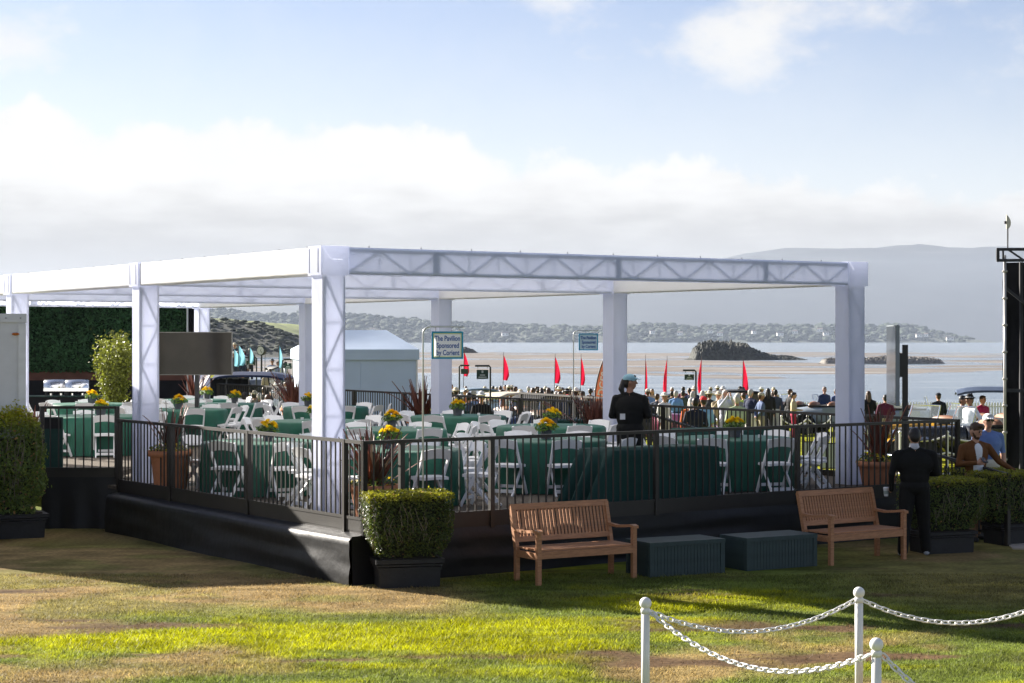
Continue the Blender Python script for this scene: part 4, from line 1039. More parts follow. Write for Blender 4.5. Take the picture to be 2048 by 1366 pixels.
MB().ball((tw / 2 - .15, -.02, tz - .30), (.058, .025, .022), 12, 8).build('marker_light', mat('amber_lens', (.38, .11, .02), .25), t)
for y in (1.6, 2.6, 3.4):
    for s in (-1, 1):
        w_ = MB().lathe([(.33, -.1), (.33, .1)], n=20); w_.v = [(s * (tw / 2 - .15) + z, y + a, .33 + b) for a, b, z in w_.v]; w_.build('wheel', mat('tyre', (.02, .02, .02), .8), t)

IVY = mat('leaf_wall_base', (0.012, 0.030, 0.014), .95, var=.5, scale=4)
wy = 54.0; wx1 = at(376, wy).x; wx0 = -24.0; zb = zat(741, wy)
t = thing('leaf_wall', 'tall artificial leaf wall above a brown board behind the buffet grills', 'wall', ((wx0 + wx1) / 2, wy, 0)); ww = wx1 - wx0; zt_ = zat(592, wy)
MB().box((0, .12, (zt_ + zb) / 2), (ww, .16, zt_ - zb)).build('backing', IVY, t)
MB().box((0, .10, zb - .14), (ww, .22, .28)).build('board', mat('brown_board', (.12, .052, .038), .8, var=.25, scale=4), t)
MB().box((0, .10, (zb - .28) / 2), (ww, .20, zb - .28)).build('drape', BLACKC, t)
def place(i): return (random.uniform(-.5, .5) * ww, -.01 - abs(random.gauss(0, .05)), random.uniform(zb - .04, zt_)), (0, -1, .3)
link('leaves', leaves_mesh('leaves', 26000, place, .055, lambda i, p: np.array((.062, .150, .058)) * random.uniform(.35, 1.5) * (0.7 + .6 * float(vnoise(p.x, p.z, 1.2, 3))), LEAF), t)['kind'] = 'stuff'
t = thing('black_drape', 'narrow black drape hanging at the end of the leaf wall', 'drape', at(389, 53.8))
mb = MB(); vs = []
for i in range(13):
    for k in range(2): vs.append((-.17 + .34 * i / 12, .05 * math.sin(i * 1.9), (0 if k == 0 else zat(604, 53.8))))
mb.add(vs, [(i * 2, i * 2 + 2, i * 2 + 3, i * 2 + 1) for i in range(12)]); mb.build('cloth', BLACKC, t, True)
MB().path([(-.2, .0, 0), (-.2, 0, zat(602, 53.8))], .03, 8).build('pole', STEELW, t)
t = thing('low_drape', 'low black draped screen wall behind the far tables', 'screen', at(420, 55.0), R(5))
mb = MB(); vs = []; zc = zat(757, 55.0)
for i in range(61):
    for k in range(2): vs.append((-1.9 + 3.0 * i / 60, .03 * math.sin(i * 1.1), (0 if k == 0 else zc)))
mb.add(vs, [(i * 2, i * 2 + 2, i * 2 + 3, i * 2 + 1) for i in range(60)]); mb.build('cloth', mat('navy_drape', (.018, .020, .030), .8, var=.3, bump=.3, bscale=6), t, True)
MB().path([(-1.9, 0, zc), (1.1, 0, zc)], .02, 6).build('top_bar', TRUSS, t)

# buffet with roll-top dishes
STEEL = mat('polished_steel', (.72, .72, .73), .14, .95, var=.05)
t = thing('buffet_counter', 'black draped buffet counter below the leaf wall', 'counter', at(120, 50.0, DECK), R(3))
MB().box((0, 0, .375), (3.2, .75, .75)).build('cloth', BLACKC, t); MB().box((0, 0, .765), (3.24, .79, .03)).build('top', mat('counter_green', (.012, .04, .035), .6), t)
for px, lab in ((112, 'roll-top steel chafing dish next to the trailer end of the counter'), (155, 'roll-top steel chafing dish next to the bamboo')):
    b = at(px, 49.95, DECK + .78); d_ = thing('chafing_dish', lab, 'chafing dish', b, R(8), 'steel chafing dishes on the buffet')
    mb = MB(); n = 12; vs = []; W2 = .30; r = .23
    for x in (-W2, W2):
        for k in range(n + 1): a = math.pi * k / n; vs.append((x, -r * math.cos(a), .20 + r * math.sin(a)))
    mb.add(vs, [(k, k + 1, n + 2 + k, n + 1 + k) for k in range(n)] + [tuple(range(n + 1))[::-1], tuple(n + 1 + k for k in range(n + 1))]); mb.build('lid', STEEL, d_, True)
    MB().box((0, 0, .16), (.60, .46, .08)).build('pan', STEEL, d_)
    for x in (-.25, .25):
        for y in (-.18, .18): MB().path([(x, y, 0), (x, y, .13)], .014, 6).build('leg', TVB, d_)
    MB().path([(-.12, -.20, .33), (-.12, -.25, .34), (.12, -.25, .34), (.12, -.20, .33)], .01, 6).build('handle', TVB, d_)
    for x in (-.13, .13): MB().lathe([(.04, .001), (.04, .06)], (x, 0, 0), 10).build('burner', STEEL, d_)

# bamboo
t = thing('bamboo', 'clump of yellow-green bamboo before the leaf wall', 'bamboo', at(229, 47.2, DECK)); random.seed(5)
MB().lathe([(.22, 0), (.28, .42), (.25, .42), (.24, .38)], n=16).build('pot', POTB, t)
cm = MAT_CANE = mat('bamboo_cane', (.22, .24, .06), .5, var=.2)
canes = []
for q in range(22):
    a = random.uniform(0, 6.28); r0 = .14 * random.random(); l = random.uniform(1.4, 2.05); le = random.uniform(.05, .36); p0 = Vector((r0 * math.cos(a), r0 * math.sin(a), .38)); p1 = p0 + Vector((math.cos(a) * le, math.sin(a) * le, l)); canes.append((p0, p1))
    MB().path([p0, p0.lerp(p1, .5) + Vector((0, 0, .05)), p1], [.012, .010, .004], 6).build('cane', cm, t)
def place(i):
    p0, p1 = random.choice(canes); s = random.random() ** .7; p = p0.lerp(p1, s); return p + Vector((random.gauss(0, .10), random.gauss(0, .10), random.gauss(0, .07))), (random.uniform(-1, 1), -1, .4)
link('leaves', leaves_mesh('leaves', 6500, place, .042, lambda i, p: np.array((.15, .17, .020)) * random.uniform(.5, 1.5), LEAF), t)['kind'] = 'stuff'

# white tent
TENT = mat('tent_fabric_shade_blue', (.60, .70, .83), .55, var=.05, scale=1.5, bump=.15, bscale=2, transl=.12)  # white tent; the blue of its shade is mixed into the base colour
tp = at(607, 54.0); g0 = gzz(tp.x, tp.y) - .1; t = thing('party_tent', 'white hip-roofed party tent with closed walls behind the railing', 'tent', (tp.x, tp.y, g0), R(12))
W_, D_, he = 3.28, 3.2, zat(699, 54.0) - g0; hp = zat(660, 55.4) - g0
def panel(name, pts, n, parent=t, m_=TENT):
    a, b, c, d = [Vector(p) for p in pts]; vs = []
    for i in range(n + 1):
        for k in range(n + 1):
            u, v = i / n, k / n; p = (a * (1 - u) + b * u) * (1 - v) + (d * (1 - u) + c * u) * v; vs.append(p + Vector((0, 0, -.04 * math.sin(math.pi * u) * math.sin(math.pi * v))))
    return MB().add(vs, [(i * (n + 1) + k, (i + 1) * (n + 1) + k, (i + 1) * (n + 1) + k + 1, i * (n + 1) + k + 1) for i in range(n) for k in range(n)]).build(name, m_, parent, True)
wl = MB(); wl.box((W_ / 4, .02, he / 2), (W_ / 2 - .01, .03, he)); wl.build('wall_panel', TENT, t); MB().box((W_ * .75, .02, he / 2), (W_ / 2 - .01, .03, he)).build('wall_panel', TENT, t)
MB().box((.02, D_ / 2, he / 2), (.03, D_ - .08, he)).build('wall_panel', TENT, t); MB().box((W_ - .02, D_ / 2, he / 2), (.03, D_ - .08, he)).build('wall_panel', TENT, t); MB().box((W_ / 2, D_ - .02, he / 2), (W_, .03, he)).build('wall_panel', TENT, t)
e = .06; r0, r1 = (W_ * .28, D_ / 2, hp), (W_ * .80, D_ / 2, hp); A, B, C_, Dd = (-e, -e, he), (W_ + e, -e, he), (W_ + e, D_ + e, he), (-e, D_ + e, he)
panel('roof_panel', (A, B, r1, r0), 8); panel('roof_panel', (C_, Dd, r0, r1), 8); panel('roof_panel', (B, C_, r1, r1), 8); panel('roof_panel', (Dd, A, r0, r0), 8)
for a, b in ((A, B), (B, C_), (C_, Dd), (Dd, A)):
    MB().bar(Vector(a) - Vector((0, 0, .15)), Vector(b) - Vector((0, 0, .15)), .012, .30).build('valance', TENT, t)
for x in (0, W_):
    for y in (0, D_): MB().path([(x, y, 0), (x, y, he)], .03, 8).build('pole', STEELW, t)

# black scaffold tower on the right
twy = 33.0; t = thing('scaffold_tower', 'black draped scaffold tower with truss header and steel pole', 'tower', at(2012, twy), R(-4)); zt_ = zat(524, twy)
BK = mat('tower_black', (.022, .023, .028), .6, var=.3)
px0 = 0.0
ct = MB(); vs = []; nx, nz = 40, 24
for i in range(nx + 1):
    for k in range(nz + 1):
        s = i / nx; z = zt_ * k / nz; f = .05 + .08 * (1 - k / nz)
        vs.append((.02 + 2.3 * s + .03 * math.sin(k * .8), .25 + f * math.sin(s * 38 + .5 * math.sin(k * .6)) * (.5 + float(vnoise(s * 8, k * .3, 1, 4))), z))
ct.add(vs, [(i * (nz + 1) + k, (i + 1) * (nz + 1) + k, (i + 1) * (nz + 1) + k + 1, i * (nz + 1) + k + 1) for i in range(nx) for k in range(nz)]); ct.build('drape', BLACKC, t, True)
po = MB().path([(-.02, 0, 0), (-.02, 0, zt_ + .12)], .026, 10).build('pole', mat('galvanised', (.50, .48, .44), .4, .5, var=.2), t, True)
for k in range(9): MB().lathe([(.035, 0), (.045, .012), (.045, .03), (.035, .042)], (-.02, 0, .35 + k * .47), 10).build('collar', mat('galvanised2', (.42, .40, .37), .4, .5), po)
zh = zat(499, twy); zl = zat(521, twy)
hd = MB(); hd.bar((-.17, -.05, zh), (2.4, -.05, zh), .05, .05); hd.bar((-.17, -.05, zl), (2.4, -.05, zl), .05, .05); hd.bar((-.15, -.05, zl), (-.15, -.05, zh), .05, .05, up=(0, 1, 0)); hd.bar((-.06, -.05, zl), (-.06, -.05, zh), .03, .03, up=(0, 1, 0))
for k in range(5): hd.bar((.02 + k * .34, -.05, zh), (.30 + k * .34, -.05, zl), .03, .03); hd.bar((.34 + k * .34, -.05, zl), (.34 + k * .34, -.05, zh), .02, .02, up=(0, 1, 0))
hd.build('header_truss', BK, t)
for x in (.28, .62, 1.1): MB().path([(x, .1, 0), (x, .1, zt_)], .035, 8).build('upright', BK, t)
MB().bar((.0, .05, zt_ - .45), (1.3, .05, zt_ - 1.5), .05, .05).build('brace', BK, t); MB().bar((.0, .05, zat(781, twy)), (1.5, .05, zat(785, twy)), .06, .06).build('brace', BK, t)
ant = MB().path([(.03, 0, zh), (.03, 0, zat(458, twy))], .012, 8).build('mast', BK, t)
mb = MB(); za, zc = zat(458, twy), zat(429, twy); vs = []
for k in range(9): s = k / 8; vs += [(.01, 0, za + (zc - za) * s), (.01 + .085 * math.sin(math.pi * (s * .92 + .08)) ** .7 * (1 - .25 * s), 0, za + (zc - za) * s), (.01 + .085 * math.sin(math.pi * (s * .92 + .08)) ** .7 * (1 - .25 * s), .03, za + (zc - za) * s), (.01, .03, za + (zc - za) * s)]
mb.add(vs, [(i * 4 + k, i * 4 + (k + 1) % 4, (i + 1) * 4 + (k + 1) % 4, (i + 1) * 4 + k) for i in range(8) for k in range(4)] + [(3, 2, 1, 0), (32, 33, 34, 35)]); mb.build('antenna', mat('antenna_cream', (.55, .52, .42), .6), ant)
MB().box((-.012, 0, zat(445, twy)), (.03, .04, .05)).build('antenna_box', BK, ant)

# concrete path on the right edge
pp = [on(1985, 1062, .02), on(2300, 1060, .02), on(2300, 1098, .02), on(2026, 1096, .02)]
MB().add([(p.x, p.y, .02) for p in pp] + [(p.x, p.y, -.05) for p in pp], [(3, 2, 1, 0), (0, 1, 5, 4), (1, 2, 6, 5), (2, 3, 7, 6), (3, 0, 4, 7)]).build('path', mat('concrete_path', (.36, .31, .26), .9, var=.2, scale=3))
tag(bpy.data.objects['path'], 'pale concrete path beside the stair railing', 'path', kind='structure')
# ================================================================ PEOPLE
def hexc(h):
    c = [int(h[i:i + 2], 16) / 255 for i in (0, 2, 4)]; return tuple(x / 12.92 if x <= .04045 else ((x + .055) / 1.055) ** 2.4 for x in c)
def cloth(h): return mat('cloth_' + h, tuple(max(.008, .85 * x) for x in hexc(h)), .8, var=.12, scale=9, spec=.2)
SKIN = mat('skin', (.46, .25, .17), .5, var=.06, scale=20, spec=.35); SKIN2 = mat('tanned_skin', (.30, .15, .095), .5, var=.06, scale=20, spec=.35)
HAIRD = mat('dark_hair', (.012, .009, .008), .5, var=.3, scale=50, stretch=(1, 1, .1)); HAIRB = mat('brown_hair', (.06, .03, .016), .5, var=.3, scale=50, stretch=(1, 1, .1)); HAIRG = mat('grey_hair', (.42, .40, .38), .6, var=.2, scale=50); HAIRL = mat('fair_hair', (.32, .20, .09), .5, var=.3, scale=50)
SHOE = mat('dark_shoe', (.015, .014, .014), .4); SHOEW = mat('white_sole', (.7, .7, .7), .5); EYE = mat('dark_eye', (.01, .01, .01), .2)
class Fig:
    """a figure as tapered capsules and ellipsoids, fused into one skin"""
    def __init__(s): s.p = []
    def cap(s, a, r0, b, r1, m): s.p.append(('c', Vector(a), r0, Vector(b), r1, m)); return s
    def ell(s, c, r, m, rot=(0, 0, 0)): s.p.append(('e', Vector(c), Vector(r), Euler(rot).to_matrix(), None, m)); return s
    def mesh(s, name, mats, vox, smooth_it=3):
        mb = MB()
        for q in s.p:
            if q[0] == 'c':
                a, r0, b, r1 = q[1:5]; d = (b - a); l = d.length; d = d / max(l, 1e-6); pts = []; rad = []
                for t in (-1, -.8, -.4): pts.append(a + d * r0 * t); rad.append(max(.0005, r0 * math.sqrt(max(0, 1 - t * t))))
                for t in (0, .5, 1): pts.append(a + d * l * t); rad.append(r0 + (r1 - r0) * t)
                for t in (.4, .8, 1): pts.append(b + d * r1 * t); rad.append(max(.0005, r1 * math.sqrt(max(0, 1 - t * t))))
                mb.path(pts, rad, 12)
            else:
                k = MB().ball((0, 0, 0), tuple(q[2]), 16, 10); mb.add([q[3] @ Vector(v) + q[1] for v in k.v], k.f)
        me = mb.mesh('tmp', []); o = bpy.data.objects.new('tmp', me); COL.objects.link(o)
        rm = o.modifiers.new('r', 'REMESH'); rm.mode = 'VOXEL'; rm.voxel_size = vox
        if smooth_it: sm_ = o.modifiers.new('s', 'SMOOTH'); sm_.iterations = smooth_it; sm_.factor = .5
        dg = bpy.context.evaluated_depsgraph_get(); dg.update(); out = bpy.data.meshes.new_from_object(o.evaluated_get(dg)); bpy.data.objects.remove(o); out.name = name
        n = len(out.polygons); C = np.empty(n * 3); out.polygons.foreach_get('center', C); C = C.reshape(-1, 3); D = []
        for q in s.p:
            if q[0] == 'c':
                a = np.array(q[1]); b = np.array(q[3]); ab = b - a; t = np.clip(((C - a) @ ab) / max(ab @ ab, 1e-9), 0, 1)
                D.append(np.linalg.norm(C - a - t[:, None] * ab, axis=1) - (q[2] + (q[4] - q[2]) * t))
            else:
                L_ = (C - np.array(q[1])) @ np.array(q[3]); r = np.array(q[2]); k0 = np.linalg.norm(L_ / r, axis=1); k1 = np.linalg.norm(L_ / r ** 2, axis=1); D.append(k0 * (k0 - 1) / np.maximum(k1, 1e-9))
        ids = np.array([q[5] for q in s.p])[np.argmin(np.array(D), 0)]
        out.materials.clear()
        for m_ in mats: out.materials.append(m_)
        out.polygons.foreach_set('material_index', ids.astype(np.int32)); out.polygons.foreach_set('use_smooth', [True] * n); out.update(); return out
# material slots: 0 top, 1 trousers, 2 skin, 3 hair, 4 shoes, 5 hat, 6 second layer, 7 eyes
def hand(f, w, d, side, detail, curl=.4):
    """palm and five fingers at wrist w pointing along d; side = direction of the thumb"""
    w = Vector(w); d = Vector(d).normalized(); sd = Vector(side); sd = (sd - d * sd.dot(d)).normalized(); n = d.cross(sd)
    f.cap(w, .026, w + d * .045, .030, 2)
    if not detail: f.cap(w + d * .04, .028, w + d * .13, .016, 2); return
    f.cap(w + d * .03 + sd * .018, .022, w + d * .075 + sd * .022, .018, 2); f.cap(w + d * .03 - sd * .018, .022, w + d * .072 - sd * .024, .017, 2)
    for k, (o, l) in enumerate(((.030, .068), (.010, .078), (-.011, .072), (-.031, .056))):
        b = w + d * .082 + sd * o; m_ = b + d * l * .5 + n * l * .10 * curl; e = m_ + (d * (1 - curl * .6) + n * curl).normalized() * l * .5
        f.cap(b, .0098, m_, .0092, 2); f.cap(m_, .0092, e, .0078, 2)
    b = w + d * .03 + sd * .030; m_ = b + (d * .6 + sd * .7).normalized() * .038; f.cap(b, .013, m_, .0105, 2); f.cap(m_, .0105, m_ + (d * .95 + sd * .15).normalized() * .03, .009, 2)
def body(h=1.75, sh=.19, girth=1.0, arms=('down', 'down'), stance=.10, step=0.0, hat=None, hair='short', skirt=False, head_turn=0.0, nod=0.0, detail=False, lean=0.0, sleeve_skin=False, jacket_open=False, collar=False):
    f = Fig(); k = h / 1.75; z = lambda q: q * k; g = girth
    # facing -Y
    for s in (-1, 1):
        hx = s * .09 * k; ax = s * stance; ay = s * step
        hip = (hx, 0, z(.90)); kn = ((hx + ax) / 2 * 1.02, ay * .5 - .02, z(.49)); an = (ax, ay, z(.085))
        f.cap(hip, .094 * g, kn, .070 * g, 1).cap(kn, .070 * g, an, .058 * g, 1)
        f.cap((ax, ay + .03, z(.045)), .042, (ax + s * .02, ay - .13, z(.036)), .034, 4)
    if skirt:
        for s in (-1, 0, 1): f.cap((s * .05, 0, z(.95)), .12, (s * .10, 0, z(.45)), .14, 1)
    L = lambda y, zz: (0, y - lean * (zz - .9), z(zz))
    f.ell(L(0, .95), (.165 * g, .118 * g, .13), 1)
    f.ell(L(.0, 1.09), (.160 * g, .112 * g, .17), 0); f.ell(L(-.003, 1.18), (.170 * g, .116 * g, .17), 0); f.ell(L(-.005, 1.27), (.182 * g * sh / .19, .118 * g, .19), 0)
    f.cap((-sh + .05, .005 - lean * .5, z(1.392)), .060, (sh - .05, .005 - lean * .5, z(1.392)), .060, 0)
    for s in (-1, 1): f.cap(L(.014, 1.452), .054, (s * (sh - .03), .008 - lean * .5, z(1.40)), .050, 0)
    nk = L(.012, 1.45); f.cap(nk, .056, L(-.005, 1.54), .050, 2)
    if collar: f.cap(L(.014, 1.492), .060, L(.010, 1.504), .058, 6)
    for s, a in zip((-1, 1), arms):
        S = Vector((s * sh, .005 - lean * .5, z(1.382)))
        E, W, hd, sd = {'down': ((s * (sh + .055), .02, 1.12), (s * (sh + .05), -.05, .87), (0, -.1, -1), (0, -1, 0)),
            'front': ((s * (sh + .07), .02, 1.13), (s * .07, -.24, 1.10), (-s * .7, -.7, 0), (0, 0, 1)),
            'face': ((s * (sh + .08), -.14, 1.22), (s * .06, -.27, 1.55), (-s * .3, -.2, 1), (0, 1, 0)),
            'hip': ((s * (sh + .16), .06, 1.17), (s * .19, -.06, 1.03), (-s * .8, -.5, -.2), (0, 0, 1)),
            'back': ((s * (sh + .06), .10, 1.14), (s * .05, .16, .98), (-s, .2, -.2), (0, 0, 1)),
            'pocket': ((s * (sh + .09), .05, 1.13), (s * .19, -.05, .92), (-s * .2, -.3, -1), (0, -1, 0)),
            'point': ((s * (sh + .10), -.12, 1.20), (s * (sh + .16), -.36, 1.30), (s * .2, -1, .2), (0, 0, 1)),
            'phone': ((s * (sh + .065), .0, 1.14), (s * .10, -.25, 1.17), (-s * .55, -.75, .1), (0, 0, 1)),
            'hold': ((s * (sh + .075), .02, 1.12), (s * .305, -.05, .90), (s * .05, -1, -.1), (0, 0, 1)),
            'rail': ((s * (sh + .15), -.05, 1.17), (s * (sh + .36), -.16, 1.02), (s * .9, -.35, -.15), (0, -1, .2))}[a]
        E = Vector((E[0], E[1], z(E[2]))); W = Vector((W[0], W[1], z(W[2])))
        f.cap(S, .060 * (g * .5 + .5), E, .047, 0).cap(E, .046, W, .033, 2 if sleeve_skin else 0)
        hand(f, W, hd, sd, detail)
    # head
    hc = Vector((0, -.012 - lean * .65, z(1.635) - nod * .02)); Rm = Matrix.Rotation(head_turn, 3, 'Z') @ Matrix.Rotation(nod, 3, 'X')
    P = lambda x, y, zz: hc + Rm @ Vector((x, y, zz)); e_ = Rm.to_euler()
    f.ell(hc, (.076, .094, .108), 2, e_); f.ell(P(0, -.03, -.062), (.052, .055, .050), 2, e_)
    f.cap(P(0, -.094, .005), .010, P(0, -.108, -.022), .0135, 2)
    for s in (-1, 1):
        f.ell(P(s * .078, .008, -.008), (.012, .020, .030), 2, e_)
        f.ell(P(s * .031, -.0835, .012), (.013, .010, .0075), 7, e_); f.cap(P(s * .018, -.091, .032), .006, P(s * .045, -.082, .034), .005, 3)
    f.cap(P(-.018, -.089, -.056), .0055, P(.018, -.089, -.056), .0055, 6 if False else 8)
    if hair in ('short', 'long', 'tail'):
        f.ell(P(0, .014, .032), (.082, .096, .092), 3, e_); f.ell(P(0, .045, -.01), (.070, .062, .085), 3, e_)
        f.ell(P(0, -.058, .082), (.055, .035, .026), 3, e_)
    if hair == 'long':
        for s in (-1, 1): f.cap(P(s * .055, .02, -.02), .042, P(s * .075, .035, -.20), .035, 3)
        f.cap(P(0, .06, -.02), .06, P(0, .075, -.24), .05, 3)
    if hair == 'tail': f.cap(P(0, .10, .02), .035, P(-.02, .135, -.10), .045, 3); f.cap(P(-.02, .135, -.10), .045, P(-.03, .10, -.22), .018, 3)
    if hair == 'beard':
        f.ell(P(0, .014, .040), (.082, .098, .090), 3, e_); f.ell(P(0, -.052, .098), (.058, .045, .034), 3, e_)
        f.ell(P(0, -.048, -.082), (.046, .045, .034), 3, e_)
        for s in (-1, 1): f.cap(P(s * .062, -.02, -.03), .017, P(s * .045, -.05, -.075), .018, 3)
    if hat == 'cap':
        f.ell(P(0, .008, .050), (.086, .104, .075), 5, e_)
        for s in (-.045, -.015, .015, .045): f.cap(P(s, -.08, .052), .010, P(s * .8, -.165 + abs(s) * .5, .040), .008, 5)
    if hat == 'brim':
        f.ell(P(0, .005, .085), (.083, .098, .075), 5, e_); f.ell(P(0, .0, .052), (.155, .17, .014), 5, e_); f.ell(P(0, .003, .066), (.086, .101, .016), 6, e_)
    if jacket_open:
        f.ell((0, -.082, z(1.30)), (.070, .056, .15), 6); f.ell((0, -.076, z(1.08)), (.088, .058, .20), 6)
    return f
LIPS = mat('lips', (.33, .13, .10), .5)
PERSON_ME = {}
def person(label, p, rz, mats, vox=.009, group=None, key=None, hip=None, **kw):
    ms = [mats.get('top', cloth('202028')), mats.get('legs', cloth('202028')), mats.get('skin', SKIN), mats.get('hair', HAIRB), mats.get('shoes', SHOE), mats.get('hat', cloth('e8e4da')), mats.get('second', cloth('eeeeee')), EYE, LIPS]
    if key is not None and key in PERSON_ME:
        me = PERSON_ME[key].copy()
        for i, m_ in enumerate(ms): me.materials[i] = m_
    else:
        me = body(**kw).mesh('person', ms, vox, 7 if vox < .012 else 1)
        if key is not None: PERSON_ME[key] = me
    o = link('person', me, None, p, (0, 0, rz)); tag(o, label, 'person', group); return o
BLK = cloth('121216')
# man in black by the bench, back to the camera
pm = on(1829, 1112)
person('person in black sweater and trousers standing with back turned beside a bench', pm, R(176), dict(top=cloth('131318'), legs=cloth('101014'), hair=HAIRD, shoes=cloth('b4b8c0'), second=cloth('c9c9d4')), .008, h=1.74, sh=.235, girth=1.27, arms=('front', 'hold'), stance=.17, step=.10, nod=.30, detail=True, collar=True, lean=-.03)
t = thing('paper_cup', 'white paper coffee cup with lid in the hand of the man in black', 'cup', pm + Matrix.Rotation(R(176), 3, 'Z') @ Vector((.365, -.12, .80)), 0)
MB().lathe([(.028, 0), (.040, .105)], n=14).build('cup', mat('paper_white', (.6, .61, .62), .6), t); MB().lathe([(.042, .105), (.042, .116), (.03, .124)], n=14).build('lid', WHITEP, t)
MB().lathe([(.0335, .03), (.0365, .075)], n=14).build('sleeve', mat('cup_sleeve', (.25, .30, .28), .7), t)
# attendant on the deck
wp = at(1260, 28.0, DECK)
person('person in black jacket and pale blue cap standing behind the buffet table', wp, R(168), dict(top=BLK, legs=BLK, hair=HAIRD, hat=cloth('93bccb'), skin=SKIN2), .008, h=1.74, sh=.205, girth=1.28, arms=('front', 'front'), hair='tail', hat='cap', head_turn=R(-74), detail=True)
tag(MB().box((0, 0, 0), (.075, .03, .085)).build('radio_pack', mat('pack_white', (.6, .6, .62), .5)), 'small pale radio pack clipped on the black jacket of the attendant', 'radio pack').location = wp + Vector((-.12, -.165, 1.12))
# two strolling men
bp_ = at(1951, 27.6)
person('person in brown suede jacket and white tee looking at a phone', bp_, R(12), dict(top=cloth('6b4526'), legs=cloth('8a6a4c'), hair=HAIRB, second=cloth('e6eaf0')), .008, h=1.72, sh=.20, girth=1.02, arms=('phone', 'rail'), hair='beard', head_turn=R(28), nod=.35, detail=True, jacket_open=True, stance=.10, step=.16)
ph = tag(MB().box((0, 0, 0), (.072, .145, .009)).build('phone', mat('phone_black', (.015, .015, .018), .15)), 'dark phone in the hand of the man in brown jacket', 'phone'); ph.location = bp_ + Matrix.Rotation(R(12), 3, 'Z') @ Vector((-.035, -.345, 1.195)); ph.rotation_euler = (R(25), 0, R(12))
person('person in blue shirt, white cap and sunglasses walking behind the brown jacket', at(1976, 30.4), R(8), dict(top=cloth('6d85b8'), legs=cloth('c9c4b4'), hat=cloth('f0eef2'), hair=HAIRG), .009, h=1.74, sh=.205, girth=1.15, arms=('down', 'down'), hat='cap', detail=True, sleeve_skin=True, step=.12)
sg = MB(); sg.box((-.034, -.098, 0), (.05, .012, .032)); sg.box((.034, -.098, 0), (.05, .012, .032)); sg.box((0, -.100, .008), (.03, .008, .008))
for s in (-1, 1): sg.box((s * .072, -.05, .006), (.006, .10, .008))
sgo = sg.build('sunglasses', mat('sunglass', (.01, .01, .01), .1)); sgo.location = at(1976, 30.4) + Vector((0, -.01, 1.635 * 1.74 / 1.75 + .012)); sgo.rotation_euler = (0, 0, R(8)); tag(sgo, 'dark sunglasses worn by the man in the white cap', 'sunglasses')

